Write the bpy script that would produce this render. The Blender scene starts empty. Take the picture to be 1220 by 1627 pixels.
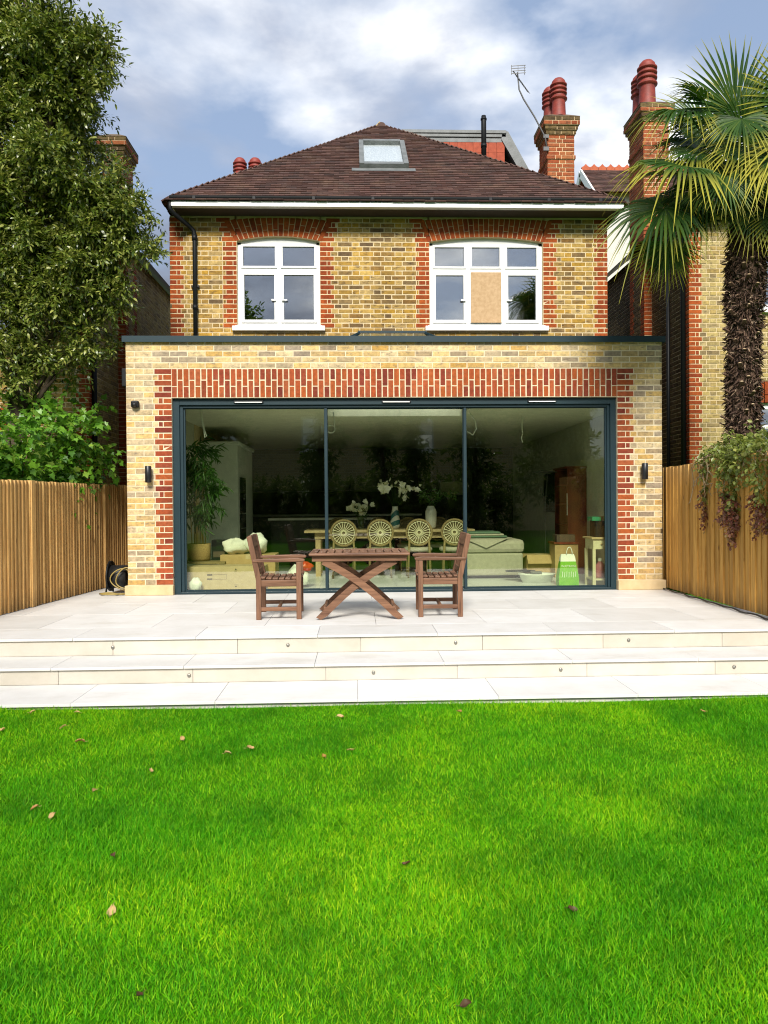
import bpy, math, random
import numpy as np
from mathutils import Vector, Matrix
R = math.radians
random.seed(7)
scene = bpy.context.scene
col = scene.collection

# ------------------------------------------------------------------ camera
cam_data = bpy.data.cameras.new("camera")
cam_data.sensor_fit = 'HORIZONTAL'; cam_data.sensor_width = 36.0
cam_data.lens = 36.0 * 1222 / 1220
cam_data.clip_start = 0.05; cam_data.clip_end = 2000
cam = bpy.data.objects.new("camera", cam_data); col.objects.link(cam)
yaw, pitch, roll = R(2.06), R(0.54), 0.0077
fw = Vector((math.sin(yaw)*math.cos(pitch), math.cos(yaw)*math.cos(pitch), -math.sin(pitch)))
r0 = Vector((math.cos(yaw), -math.sin(yaw), 0)); u0 = r0.cross(fw)
rt = r0*math.cos(roll) - u0*math.sin(roll); up = u0*math.cos(roll) + r0*math.sin(roll)
m = Matrix((rt, up, -fw)).transposed().to_4x4(); m.translation = (-0.49, -9.96, 1.14)
cam.matrix_world = m
scene.camera = cam
scene.view_settings.view_transform = 'Standard'; scene.view_settings.look = 'None'
scene.view_settings.gamma = 1.0; scene.view_settings.use_curve_mapping = False
scene.view_settings.exposure = 0.75
try:
    scene.cycles.use_denoising = True; scene.cycles.filter_width = 1.1
    scene.cycles.max_bounces = 10; scene.cycles.transparent_max_bounces = 24
    scene.cycles.diffuse_bounces = 5; scene.cycles.glossy_bounces = 4
    scene.cycles.sample_clamp_indirect = 6.0
    scene.cycles.caustics_reflective = False; scene.cycles.caustics_refractive = False
except Exception: pass

# ------------------------------------------------------------------ node helpers
def nd(nt, t, ins=None, **props):
    n = nt.nodes.new(t)
    for k, v in props.items(): setattr(n, k, v)
    for k, v in (ins or {}).items():
        s = n.inputs[k]
        if isinstance(v, bpy.types.NodeSocket): nt.links.new(v, s)
        elif isinstance(v, bpy.types.Node): nt.links.new(v.outputs[0], s)
        else: s.default_value = v
    return n
def rgba(c): return (c[0], c[1], c[2], 1.0)
def ramp(nt, fac, stops, interp='LINEAR'):
    n = nd(nt, 'ShaderNodeValToRGB', {'Fac': fac}); cr = n.color_ramp; cr.interpolation = interp
    while len(cr.elements) < len(stops): cr.elements.new(0.5)
    for e, (p, c) in zip(cr.elements, stops): e.position = p; e.color = rgba(c) if len(c) == 3 else c
    return n
def mixc(nt, fac, a, b, mode='MIX'):
    n = nt.nodes.new('ShaderNodeMix'); n.data_type = 'RGBA'; n.blend_type = mode
    for k, v in ((0, fac), (6, a), (7, b)):
        s = n.inputs[k]
        if isinstance(v, bpy.types.NodeSocket): nt.links.new(v, s)
        elif isinstance(v, bpy.types.Node): nt.links.new(v.outputs[2] if v.bl_idname == 'ShaderNodeMix' else v.outputs[0], s)
        elif isinstance(v, (int, float)): s.default_value = v
        else: s.default_value = rgba(v)
    return n.outputs[2]
def math_(nt, op, a, b=0.0, c=0.0):
    n = nt.nodes.new('ShaderNodeMath'); n.operation = op
    for i, v in enumerate((a, b, c)):
        if isinstance(v, bpy.types.NodeSocket): nt.links.new(v, n.inputs[i])
        elif isinstance(v, bpy.types.Node): nt.links.new(v.outputs[0], n.inputs[i])
        else: n.inputs[i].default_value = v
    return n.outputs[0]
def vmul(nt, v, s):
    n = nd(nt, 'ShaderNodeVectorMath', {0: v, 1: s}, operation='MULTIPLY'); return n.outputs[0]

# ------------------------------------------------------------------ world: broken cloud
SUN_EL, SUN_DIR = R(38), Vector((0.05, 0.9, 0)).normalized()
world = bpy.data.worlds.new("World"); scene.world = world; world.use_nodes = True
nt = world.node_tree; nt.nodes.clear()
sky = nd(nt, 'ShaderNodeTexSky'); sky.sky_type = 'NISHITA'; sky.sun_disc = False
sky.sun_elevation = SUN_EL; sky.sun_rotation = math.atan2(-SUN_DIR.x, -SUN_DIR.y); sky.air_density = 1.2; sky.dust_density = 1.0
skyc = mixc(nt, 1.0, sky.outputs[0], (0.085, 0.085, 0.092), 'MULTIPLY')
tc = nd(nt, 'ShaderNodeTexCoord')
sep = nd(nt, 'ShaderNodeSeparateXYZ', {0: tc.outputs['Generated']})
zz = math_(nt, 'ADD', math_(nt, 'MAXIMUM', sep.outputs[2], 0.0), 0.16)
pv = nd(nt, 'ShaderNodeCombineXYZ', {0: math_(nt, 'DIVIDE', sep.outputs[0], zz), 1: math_(nt, 'DIVIDE', sep.outputs[1], zz), 2: 8.1})
n1 = nd(nt, 'ShaderNodeTexNoise', {'Vector': pv.outputs[0], 'Scale': 1.2, 'Detail': 9.0, 'Roughness': 0.52, 'Distortion': 0.25})
n2 = nd(nt, 'ShaderNodeTexNoise', {'Vector': vmul(nt, pv.outputs[0], (1.0, 1.0, 1.7)), 'Scale': 2.1, 'Detail': 7.0, 'Roughness': 0.5})
shade = ramp(nt, n1.outputs[0], [(0.34, (0.17, 0.19, 0.24)), (0.45, (0.23, 0.255, 0.32)), (0.525, (0.38, 0.405, 0.47)), (0.575, (0.68, 0.69, 0.71)), (0.63, (0.92, 0.92, 0.92))])
mask = ramp(nt, n2.outputs[0], [(0.40, (0, 0, 0)), (0.60, (1, 1, 1))])
blue = mixc(nt, 0.7, skyc, (0.235, 0.305, 0.43))
skyfinal = mixc(nt, mask.outputs[0], blue, shade.outputs[0])
bg = nd(nt, 'ShaderNodeBackground', {'Color': skyfinal, 'Strength': 1.0})
out = nd(nt, 'ShaderNodeOutputWorld', {'Surface': bg.outputs[0]})

# ------------------------------------------------------------------ sun through thin cloud
sd = bpy.data.lights.new("sun", 'SUN'); sd.energy = 3.6; sd.angle = R(17); sd.color = (1.0, 0.95, 0.87)
sun = bpy.data.objects.new("sun", sd); col.objects.link(sun)
d = Vector((SUN_DIR.x*math.cos(SUN_EL), SUN_DIR.y*math.cos(SUN_EL), -math.sin(SUN_EL)))
sun.rotation_euler = d.to_track_quat('-Z', 'Y').to_euler(); sun.location = (3, -12, 14)

# ------------------------------------------------------------------ materials
MATS = {}
def newmat(name):
    m = bpy.data.materials.new(name); m.use_nodes = True; nt = m.node_tree; nt.nodes.clear()
    o = nd(nt, 'ShaderNodeOutputMaterial'); p = nd(nt, 'ShaderNodeBsdfPrincipled')
    nt.links.new(p.outputs[0], o.inputs[0]); MATS[name] = m
    return m, nt, p, o
def pos(nt): return nd(nt, 'ShaderNodeNewGeometry').outputs['Position']
def orand(nt): return nd(nt, 'ShaderNodeObjectInfo').outputs['Random']
def irand(nt): return nd(nt, 'ShaderNodeNewGeometry').outputs['Random Per Island']
def noise(nt, v, s, det=4.0, rough=0.55): return nd(nt, 'ShaderNodeTexNoise', {'Vector': v, 'Scale': s, 'Detail': det, 'Roughness': rough}).outputs[0]
def bump(nt, p, h, strength, dist=0.01):
    b = nd(nt, 'ShaderNodeBump', {'Height': h, 'Strength': strength, 'Distance': dist}); nt.links.new(b.outputs[0], p.inputs['Normal'])
def plain(name, c, rough=0.5, c2=None, sc=8.0, bs=0.0, bsc=60.0, metal=0.0, spec=0.5, coat=0.0):
    m, nt, p, o = newmat(name); v = pos(nt)
    c2 = c2 or tuple(x*0.86 for x in c)
    nt.links.new(mixc(nt, ramp(nt, noise(nt, v, sc), [(0.32, (0, 0, 0)), (0.68, (1, 1, 1))]).outputs[0], c, c2), p.inputs['Base Color'])
    p.inputs['Roughness'].default_value = rough; p.inputs['Metallic'].default_value = metal
    p.inputs['Specular IOR Level'].default_value = spec; p.inputs['Coat Weight'].default_value = coat
    if bs: bump(nt, p, noise(nt, v, bsc), bs)
    return m
def brickmat(name, pal, smudge, amount=0.6, sc=1.0):
    m, nt, p, o = newmat(name); v = pos(nt)
    rnd = math_(nt, 'FRACT', math_(nt, 'ADD', math_(nt, 'MULTIPLY', irand(nt), 7.31), math_(nt, 'MULTIPLY', orand(nt), 5.17)))
    base = ramp(nt, rnd, [(i/(len(pal)-1), c) for i, c in enumerate(pal)]).outputs[0]
    a = noise(nt, v, 22*sc, 5); b = noise(nt, vmul(nt, v, (1.0, 1.0, 2.6)), 9*sc, 6, 0.7)
    base = mixc(nt, 1.0, base, ramp(nt, a, [(0.3, (0.72, 0.72, 0.72)), (0.7, (1.22, 1.2, 1.16))]).outputs[0], 'MULTIPLY')
    base = mixc(nt, math_(nt, 'MULTIPLY', ramp(nt, b, [(0.53, (0, 0, 0)), (0.68, (1, 1, 1))]).outputs[0], amount), base, smudge)
    base = mixc(nt, 1.0, base, ramp(nt, noise(nt, vmul(nt, v, (1.0, 1.0, .45)), 1.7, 5, .6), [(0.34, (.74,.73,.72)), (0.62, (1.06,1.05,1.04))]).outputs[0], 'MULTIPLY')
    nt.links.new(base, p.inputs['Base Color']); p.inputs['Roughness'].default_value = 0.86; p.inputs['Specular IOR Level'].default_value = 0.25
    bump(nt, p, noise(nt, v, 95, 6, 0.7), 0.55, 0.008)
    return m
brickmat('brick_cream', [(.55,.37,.13),(.64,.48,.23),(.30,.24,.17),(.68,.54,.31),(.48,.28,.07),(.62,.46,.20),(.33,.27,.20),(.66,.50,.25),(.58,.40,.15),(.26,.21,.16)], (.20,.155,.11), 0.95)
brickmat('brick_stock', [(.42,.24,.04),(.48,.32,.09),(.24,.13,.035),(.45,.30,.085),(.13,.085,.045),(.48,.28,.035),(.20,.13,.06),(.52,.37,.14),(.38,.22,.04),(.50,.34,.10)], (.085,.055,.032), 0.95)
brickmat('brick_stock_neighbour', [(.38,.28,.09),(.46,.36,.15),(.32,.22,.07),(.42,.33,.13),(.22,.16,.08),(.48,.38,.18)], (.11,.08,.045), 0.85)
brickmat('brick_red_new', [(.29,.052,.016),(.38,.095,.022),(.17,.030,.018),(.33,.065,.02),(.37,.10,.035),(.22,.04,.02),(.35,.075,.02)], (.30,.12,.07), 0.35)
brickmat('brick_red_old', [(.33,.062,.011),(.39,.090,.016),(.24,.042,.011),(.36,.078,.014),(.28,.05,.012)], (.13,.035,.016), 0.55)
brickmat('brick_chimney', [(.36,.10,.035),(.30,.07,.025),(.42,.16,.06),(.25,.055,.02),(.38,.12,.05)], (.07,.035,.02), 0.8)
brickmat('brick_grime_shade', [(.13,.085,.035),(.17,.12,.05),(.095,.06,.028),(.15,.10,.045)], (.035,.025,.014), 0.8)  # flank walls: alley shade put into the colour; chimney tops: weathering
plain('mortar_cream', (.68,.58,.40), 0.95, (.58,.48,.32), 14, 0.4, 150)
plain('mortar_old', (.66,.54,.33), 0.95, (.54,.43,.26), 14, 0.4, 150)
plain('mortar_red', (.66,.50,.30), 0.95, (.54,.40,.23), 14, 0.4, 150)
plain('mortar_dirty', (.16,.11,.06), 0.95, (.09,.06,.035), 6, 0.4, 150)
plain('stone_plinth', (.60,.46,.26), 0.8, (.48,.34,.17), 5, 0.3, 60)
plain('teal_metal', (.011,.030,.038), 0.42, (.009,.026,.033), 3, spec=0.35)
plain('black_metal', (.008,.009,.010), 0.4)
plain('black_plastic', (.008,.009,.010), 0.5, spec=0.25)
plain('white_paint', (.80,.80,.78), 0.42, (.74,.74,.72), 6)
plain('soffit_shade', (.045,.032,.022), 0.8)  # shadow under the eaves is put into this near-black colour
plain('lead', (.17,.18,.18), 0.55, (.10,.11,.105), 5, 0.3, 30)
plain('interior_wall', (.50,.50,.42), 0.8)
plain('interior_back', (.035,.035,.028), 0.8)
plain('ceiling_white', (.72,.72,.62), 0.85)
plain('interior_floor_tile', (.66,.68,.67), 0.3, (.60,.62,.61), 2)
plain('cabinet_white', (.66,.70,.68), 0.45)
plain('oven_black', (.010,.010,.012), 0.15)
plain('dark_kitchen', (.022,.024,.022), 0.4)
plain('steel', (.45,.46,.47), 0.3, metal=0.9)
plain('cardboard', (.48,.33,.16), 0.85, (.42,.28,.13), 12)
plain('cardboard_pale', (.55,.42,.26), 0.85, (.48,.36,.21), 12)
plain('print_dark', (.10,.07,.05), 0.8)
plain('cloth_white', (.78,.77,.70), 0.9, (.70,.69,.62), 10, 0.5, 25)
plain('basket', (.50,.34,.14), 0.85, (.30,.19,.07), 60, 0.8, 120)
plain('wicker', (.27,.20,.095), 0.75, (.18,.13,.055), 50, 0.4, 90)
plain('cane_dark', (.17,.13,.06), 0.75, (.11,.08,.035), 60)
plain('oak_pale', (.55,.42,.24), 0.55, (.44,.32,.17), 10)
plain('mahogany', (.20,.030,.012), 0.4, (.11,.016,.008), 6)
plain('sofa_beige', (.40,.375,.31), 0.9, (.34,.315,.26), 20, 0.3, 200)
plain('throw_green', (.10,.17,.12), 0.9)
plain('cream_paint', (.66,.61,.42), 0.5)
plain('ceramic_white', (.82,.81,.78), 0.25, spec=0.6)
plain('ceramic_teal', (.03,.15,.17), 0.25, (.02,.10,.12), 12)
plain('bag_green', (.20,.50,.02), 0.5, (.12,.40,.015), 9)
plain('bag_white', (.80,.82,.78), 0.5)
plain('pink_plastic', (.55,.20,.24), 0.4)
plain('red_plastic', (.60,.06,.02), 0.4)
plain('book_green', (.03,.25,.12), 0.6)
plain('pot_clay', (.26,.035,.02), 0.6, (.17,.025,.016), 12, 0.2, 40)
plain('ridge_clay', (.46,.11,.04), 0.8, (.36,.08,.03), 12)
plain('hanging_tile', (.38,.075,.03), 0.8, (.28,.05,.02), 10)
plain('ridge_ochre', (.45,.33,.11), 0.85)
plain('osb_board', (.50,.34,.19), 0.85, (.40,.26,.13), 22, 0.3, 60)
plain('roofing_felt', (.10,.10,.10), 0.9)
plain('hose_yellow', (.30,.22,.06), 0.5)
plain('rubber_black', (.010,.010,.010), 0.5)
plain('aerial_grey', (.10,.10,.10), 0.5)
plain('step_stud', (.30,.29,.26), 0.35, metal=0.8)
plain('soil', (.055,.19,.005), 1.0, (.04,.13,.005), 6, spec=0.0)
plain('bark', (.085,.060,.035), 0.9, (.04,.028,.017), 20, 0.8, 40)
plain('stem_vine', (.16,.10,.05), 0.85)
plain('plaster', (.62,.60,.54), 0.9)
plain('leaf_base_pale', (.46,.36,.22), 0.8, (.30,.2,.1), 30)
plain('picture_cream', (.62,.58,.42), 0.7)

# porcelain paving
def paving(name, c, c2):
    m, nt, p, o = newmat(name); v = pos(nt)
    base = mixc(nt, ramp(nt, noise(nt, v, 3.2, 7, 0.65), [(0.35, (0, 0, 0)), (0.68, (1, 1, 1))]).outputs[0], c, c2)
    base = mixc(nt, math_(nt, 'MULTIPLY', ramp(nt, noise(nt, vmul(nt, v, (1.0, 2.2, 1.0)), 1.1, 6, 0.7), [(0.56, (0, 0, 0)), (0.72, (1, 1, 1))]).outputs[0], 0.45), base, (.46,.42,.34))
    tone = ramp(nt, orand(nt), [(0, (.90,.895,.88)), (1, (1.05,1.05,1.05))]).outputs[0]
    nt.links.new(mixc(nt, 1.0, base, tone, 'MULTIPLY'), p.inputs['Base Color']); p.inputs['Roughness'].default_value = 0.6
    bump(nt, p, noise(nt, v, 70, 5), 0.08, 0.004)
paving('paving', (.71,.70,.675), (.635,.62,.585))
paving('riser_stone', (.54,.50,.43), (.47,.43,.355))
plain('joint_grey', (.62,.59,.54), 0.95)

# timber: grain along one axis
def timber(name, dark, light, axis, sc=7.0, rough=0.7, knots=True, bs=0.25):
    m, nt, p, o = newmat(name)
    off = nd(nt, 'ShaderNodeCombineXYZ', {0: math_(nt, 'MULTIPLY', orand(nt), 31.0), 1: math_(nt, 'MULTIPLY', orand(nt), 17.0), 2: math_(nt, 'MULTIPLY', orand(nt), 23.0)})
    v = nd(nt, 'ShaderNodeVectorMath', {0: pos(nt), 1: off.outputs[0]}, operation='ADD').outputs[0]
    st = [9.0, 9.0, 9.0]; st[axis] = 0.55
    g = nd(nt, 'ShaderNodeTexNoise', {'Vector': vmul(nt, v, tuple(st)), 'Scale': sc*0.55, 'Detail': 7.0, 'Roughness': 0.62, 'Distortion': 0.6}).outputs[0]
    base = ramp(nt, g, [(0.28, dark), (0.5, tuple((a+b)/2 for a, b in zip(dark, light))), (0.72, light)]).outputs[0]
    tone = ramp(nt, orand(nt), [(0, (.72,.70,.66)), (0.5, (1.0,1.0,1.0)), (1, (1.16,1.14,1.10))]).outputs[0]
    base = mixc(nt, 1.0, base, tone, 'MULTIPLY')
    if knots:
        k = [3.6, 3.6, 3.6]; k[axis] = 2.0
        vo = nd(nt, 'ShaderNodeTexVoronoi', {'Vector': vmul(nt, v, tuple(k)), 'Scale': 1.3}).outputs['Distance']
        base = mixc(nt, math_(nt, 'MULTIPLY', ramp(nt, vo, [(0.05, (1, 1, 1)), (0.11, (0, 0, 0))]).outputs[0], 0.75), base, (.10,.04,.012))
    if axis == 2 and knots:      # weathering: damp foot and greyed tops, uneven
        hz = math_(nt, 'ADD', nd(nt, 'ShaderNodeSeparateXYZ', {0: pos(nt)}).outputs[2], math_(nt, 'MULTIPLY', noise(nt, vmul(nt, v, (4.0, 4.0, 1.2)), 1.6, 4), .55))
        base = mixc(nt, math_(nt, 'MULTIPLY', ramp(nt, hz, [(0.25, (1,1,1)), (0.48, (0,0,0))]).outputs[0], .55), base, (.13,.075,.03))
        base = mixc(nt, math_(nt, 'MULTIPLY', ramp(nt, math_(nt, 'MULTIPLY', hz, .5), [(0.80, (0,0,0)), (0.97, (1,1,1))]).outputs[0], .25), base, (.46,.36,.22))
    nt.links.new(base, p.inputs['Base Color']); p.inputs['Roughness'].default_value = rough; p.inputs['Specular IOR Level'].default_value = 0.3
    bump(nt, p, g, bs, 0.004)
timber('fence_timber', (.38,.195,.055), (.72,.47,.18), 2)
timber('fence_timber_warm', (.38,.18,.035), (.68,.40,.10), 2)
timber('teak_x', (.075,.033,.018), (.235,.12,.068), 0, 9, 0.55, False)
timber('teak_y', (.09,.041,.023), (.28,.15,.09), 1, 9, 0.55, False)
timber('teak_z', (.075,.033,.018), (.235,.12,.068), 2, 9, 0.55, False)

# clay roof tiles
m, nt, p, o = newmat('roof_tile'); v = pos(nt)
rnd = math_(nt, 'FRACT', math_(nt, 'MULTIPLY', irand(nt), 9.7))
base = ramp(nt, rnd, [(0, (.062,.029,.022)), (.3, (.092,.040,.030)), (.55, (.048,.026,.021)), (.8, (.115,.054,.040)), (1, (.075,.040,.032))]).outputs[0]
base = mixc(nt, math_(nt, 'MULTIPLY', ramp(nt, noise(nt, v, 2.3, 6, .7), [(0.5, (0,0,0)), (0.75, (1,1,1))]).outputs[0], .6), base, (.19,.115,.075))
base = mixc(nt, math_(nt, 'MULTIPLY', ramp(nt, noise(nt, v, 30, 5, .7), [(0.58, (0,0,0)), (0.7, (1,1,1))]).outputs[0], .5), base, (.035,.022,.018))
nt.links.new(base, p.inputs['Base Color']); p.inputs['Roughness'].default_value = .8; bump(nt, p, noise(nt, v, 80), .3, .006)

# foliage: reflective + translucent, shade by leaf
def leafmat(name, pal, trans=0.35, rough=0.4, tip=None, spec=0.5, patch=None):
    m, nt, p, o = newmat(name)
    rnd = math_(nt, 'FRACT', math_(nt, 'ADD', math_(nt, 'MULTIPLY', irand(nt), 7.7), orand(nt)))
    base = ramp(nt, rnd, [(i/(len(pal)-1), c) for i, c in enumerate(pal)]).outputs[0]
    if patch:
        base = mixc(nt, 1.0, base, ramp(nt, noise(nt, pos(nt), 2.3, 4), [(.36, (.62,.74,.8)), (.56, (1.08,1.05,1.0))]).outputs[0], 'MULTIPLY')
        base = mixc(nt, ramp(nt, noise(nt, pos(nt), patch[0], 3), [(patch[2], (0,0,0)), (patch[3], (1,1,1))]).outputs[0], base, mixc(nt, 1.0, base, patch[1], 'MULTIPLY'))
    if tip:
        at = nd(nt, 'ShaderNodeAttribute', attribute_name='tip').outputs['Fac']
        f = math_(nt, 'MULTIPLY', ramp(nt, math_(nt, 'ADD', at, math_(nt, 'MULTIPLY', orand(nt), 0.35)), [(0.70, (0,0,0)), (1.65, (1,1,1))]).outputs[0], 0.9)
        base = mixc(nt, f, base, tip)
    nt.links.new(base, p.inputs['Base Color']); p.inputs['Roughness'].default_value = rough; p.inputs['Specular IOR Level'].default_value = spec
    t = nd(nt, 'ShaderNodeBsdfTranslucent', {'Color': mixc(nt, 1.0, base, (1.25, 1.3, .7), 'MULTIPLY')})
    mx = nd(nt, 'ShaderNodeMixShader', {0: trans, 1: p.outputs[0], 2: t.outputs[0]}); nt.links.new(mx.outputs[0], o.inputs[0])
leafmat('grass_blade', [(.018,.155,.002),(.085,.40,.003),(.040,.28,.003),(.17,.53,.006),(.065,.35,.003),(.29,.60,.015),(.025,.19,.002)], .45, .6, spec=.15, patch=(0.95, (2.1,1.3,1.0), .42, .66))
leafmat('tree_leaf', [(.03,.06,.007),(.09,.135,.014),(.17,.21,.03),(.055,.095,.010),(.36,.37,.09),(.12,.16,.02)], .22, .34, spec=.55)
leafmat('vine_leaf', [(.05,.15,.010),(.10,.25,.018),(.17,.35,.03),(.07,.19,.012),(.27,.40,.05)], .35, .42)
leafmat('palm_leaf', [(.012,.040,.005),(.025,.068,.009),(.05,.105,.015),(.018,.054,.007),(.085,.14,.02)], .22, .42, tip=(.42,.38,.045), spec=.22)
leafmat('bamboo_leaf', [(.03,.10,.015),(.05,.14,.02),(.04,.12,.02)], .3, .4)
leafmat('dark_leaf', [(.045,.085,.012),(.075,.125,.018),(.10,.15,.03)], .4, .5)
leafmat('ivy_leaf', [(.12,.16,.03),(.22,.26,.05),(.14,.18,.035),(.36,.36,.10)], .3, .4)
leafmat('ivy_leaf_red', [(.24,.07,.045),(.15,.055,.035),(.32,.14,.09),(.22,.15,.05)], .2, .5)
leafmat('petal_white', [(.80,.80,.72),(.85,.84,.78)], .3, .5)
leafmat('fallen_leaf', [(.42,.24,.06),(.55,.40,.18),(.35,.17,.04),(.48,.33,.12)], .15, .6)
leafmat('fallen_leaf_dark', [(.10,.045,.015),(.07,.035,.012)], .1, .6)
m, nt, p, o = newmat('palm_fibre'); v = pos(nt)
base = ramp(nt, math_(nt, 'FRACT', math_(nt, 'MULTIPLY', irand(nt), 11.3)), [(0, (.04,.020,.012)), (.5, (.085,.046,.028)), (.85, (.15,.09,.055)), (1, (.32,.24,.16))]).outputs[0]
nt.links.new(base, p.inputs['Base Color']); p.inputs['Roughness'].default_value = .85

# glazing: thin panes, clear with a slight green cast, mirror by angle
def glass(name, tint, f0):
    m, nt, p, o = newmat(name); nt.nodes.remove(p)
    lw = nd(nt, 'ShaderNodeLayerWeight', {'Blend': .5}).outputs['Facing']
    fr = math_(nt, 'ADD', f0, math_(nt, 'MULTIPLY', math_(nt, 'POWER', lw, 5.0), 1-f0))
    t = nd(nt, 'ShaderNodeBsdfTransparent', {'Color': rgba(tint)}); g = nd(nt, 'ShaderNodeBsdfGlossy', {'Color': (1, 1, 1, 1), 'Roughness': 0.0})
    mx = nd(nt, 'ShaderNodeMixShader', {0: fr, 1: t.outputs[0], 2: g.outputs[0]}); nt.links.new(mx.outputs[0], o.inputs[0])
glass('door_glass', (.89,.92,.82), .055)
glass('window_glass', (.80,.85,.86), .27)
glass('roof_glass', (.95,.97,.97), .06)
glass('vase_glass', (.88,.95,.88), .05)

# rear house brickwork, only ever seen mirrored in the glass
m, nt, p, o = newmat('far_brick')
br = nd(nt, 'ShaderNodeTexBrick', {'Vector': nd(nt, 'ShaderNodeCombineXYZ', {0: nd(nt, 'ShaderNodeSeparateXYZ', {0: pos(nt)}).outputs[0], 1: nd(nt, 'ShaderNodeSeparateXYZ', {0: pos(nt)}).outputs[2]}).outputs[0], 'Color1': rgba((.60,.45,.20)), 'Color2': rgba((.42,.31,.14)), 'Mortar': rgba((.55,.46,.3)), 'Scale': 1.0, 'Mortar Size': .02, 'Brick Width': .45, 'Row Height': .15})
nt.links.new(br.outputs[0], p.inputs['Base Color']); p.inputs['Roughness'].default_value = .9
# ------------------------------------------------------------------ mesh helpers
class MB:
    def __init__(s): s.v = []; s.f = []; s.sm = []
    def add(s, vs, fs, smooth=False):
        b = len(s.v); s.v += [tuple(v) for v in vs]; s.f += [tuple(i+b for i in f) for f in fs]; s.sm += [smooth]*len(fs); return s
    def box(s, x0, x1, y0, y1, z0, z1, mat=None):
        vs = [Vector(p) for p in ((x0,y0,z0),(x1,y0,z0),(x1,y1,z0),(x0,y1,z0),(x0,y0,z1),(x1,y0,z1),(x1,y1,z1),(x0,y1,z1))]
        if mat: vs = [mat @ p for p in vs]
        return s.add(vs, ((3,2,1,0),(4,5,6,7),(0,1,5,4),(1,2,6,5),(2,3,7,6),(3,0,4,7)))
    def bar(s, a, b, w, h, upv=(0,0,1)):
        a = Vector(a); b = Vector(b); d = (b-a).normalized(); u = Vector(upv)
        sd = d.cross(u).normalized(); u = sd.cross(d)
        vs = [q + sd*i*w/2 + u*j*h/2 for q in (a, b) for i, j in ((-1,-1),(1,-1),(1,1),(-1,1))]
        return s.add(vs, ((0,1,2,3),(7,6,5,4),(0,4,5,1),(1,5,6,2),(2,6,7,3),(3,7,4,0)))
    def tube(s, pts, r, n=8, cap=True):
        pts = [Vector(p) for p in pts]; rs = r if isinstance(r, (list, tuple)) else [r]*len(pts)
        base = len(s.v); ref = Vector((0.123, 0.31, 0.94)).normalized()
        for i, p in enumerate(pts):
            d = (pts[min(i+1, len(pts)-1)] - pts[max(i-1, 0)]).normalized()
            if abs(d.dot(ref)) > .97: a = d.orthogonal().normalized()
            else: a = d.cross(ref).normalized()
            b = d.cross(a)
            for k in range(n):
                t = 2*math.pi*k/n; s.v.append(tuple(p + (a*math.cos(t)+b*math.sin(t))*rs[i]))
        for i in range(len(pts)-1):
            for k in range(n):
                s.f.append((base+i*n+k, base+i*n+(k+1) % n, base+(i+1)*n+(k+1) % n, base+(i+1)*n+k)); s.sm.append(True)
        if cap:
            s.f.append(tuple(base+k for k in range(n))[::-1]); s.sm.append(False)
            s.f.append(tuple(base+(len(pts)-1)*n+k for k in range(n))); s.sm.append(False)
        return s
    def lathe(s, prof, c=(0,0,0), n=20, sx=1.0, sy=1.0):
        b = len(s.v)
        for r, z in prof:
            for k in range(n):
                t = 2*math.pi*k/n; s.v.append((c[0]+r*sx*math.cos(t), c[1]+r*sy*math.sin(t), c[2]+z))
        for i in range(len(prof)-1):
            for k in range(n):
                s.f.append((b+i*n+k, b+i*n+(k+1) % n, b+(i+1)*n+(k+1) % n, b+(i+1)*n+k)); s.sm.append(True)
        return s
    def prism(s, pts, axis, a, b):
        """polygon pts (2D) pushed out along an axis from a to b"""
        n = len(pts)
        def P(p, t): return {'x': (t, p[0], p[1]), 'y': (p[0], t, p[1]), 'z': (p[0], p[1], t)}[axis]
        vs = [P(p, a) for p in pts] + [P(p, b) for p in pts]
        return s.add(vs, [tuple(range(n))[::-1], tuple(range(n, 2*n))] + [(i, (i+1) % n, n+(i+1) % n, n+i) for i in range(n)])
    def mesh(s, name):
        me = bpy.data.meshes.new(name); me.from_pydata(s.v, [], s.f)
        me.polygons.foreach_set('use_smooth', s.sm); me.update(); return me
WM = {}; LAST = [None]
def setp(o, label=None, cat=None, group=None, kind=None):
    if label: o['label'] = label
    if cat: o['category'] = cat
    if group: o['group'] = group
    if kind: o['kind'] = kind
    return o
def thing(name, label, cat, loc=(0,0,0), rz=0.0, group=None):
    o = bpy.data.objects.new(name, None); col.objects.link(o); o.empty_display_size = .2
    o.location = loc; o.rotation_euler = (0, 0, rz)
    WM[o] = Matrix.Translation(loc) @ Matrix.Rotation(rz, 4, 'Z')
    return setp(o, label, cat, group)
def link(name, me, mat, parent=None, local=False):
    o = bpy.data.objects.new(name, me); col.objects.link(o)
    if mat is not None and not me.materials: me.materials.append(MATS[mat])
    WM[o] = Matrix.Identity(4); LAST[0] = o
    if parent is not None:
        o.parent = parent
        if local: WM[o] = WM[parent].copy()
        else: o.matrix_parent_inverse = WM[parent].inverted()
    return o
def part(name, mb, mat, parent=None, local=False, bevel=0.0, kind=None, label=None):
    o = link(name, mb.mesh(name), mat, parent, local)
    if bevel:
        b = o.modifiers.new('bevel', 'BEVEL'); b.width = bevel; b.segments = 2; b.limit_method = 'ANGLE'; b.angle_limit = R(40)
    return setp(o, label, None, None, kind)
def fix_normals(o):
    import bmesh
    bm = bmesh.new(); bm.from_mesh(o.data); bmesh.ops.recalc_face_normals(bm, faces=bm.faces); bm.to_mesh(o.data); bm.free()
def copy_tree(o, parent=None):
    c = o.copy(); col.objects.link(c); c.parent = parent
    for ch in o.children: copy_tree(ch, c)
    return c
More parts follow.
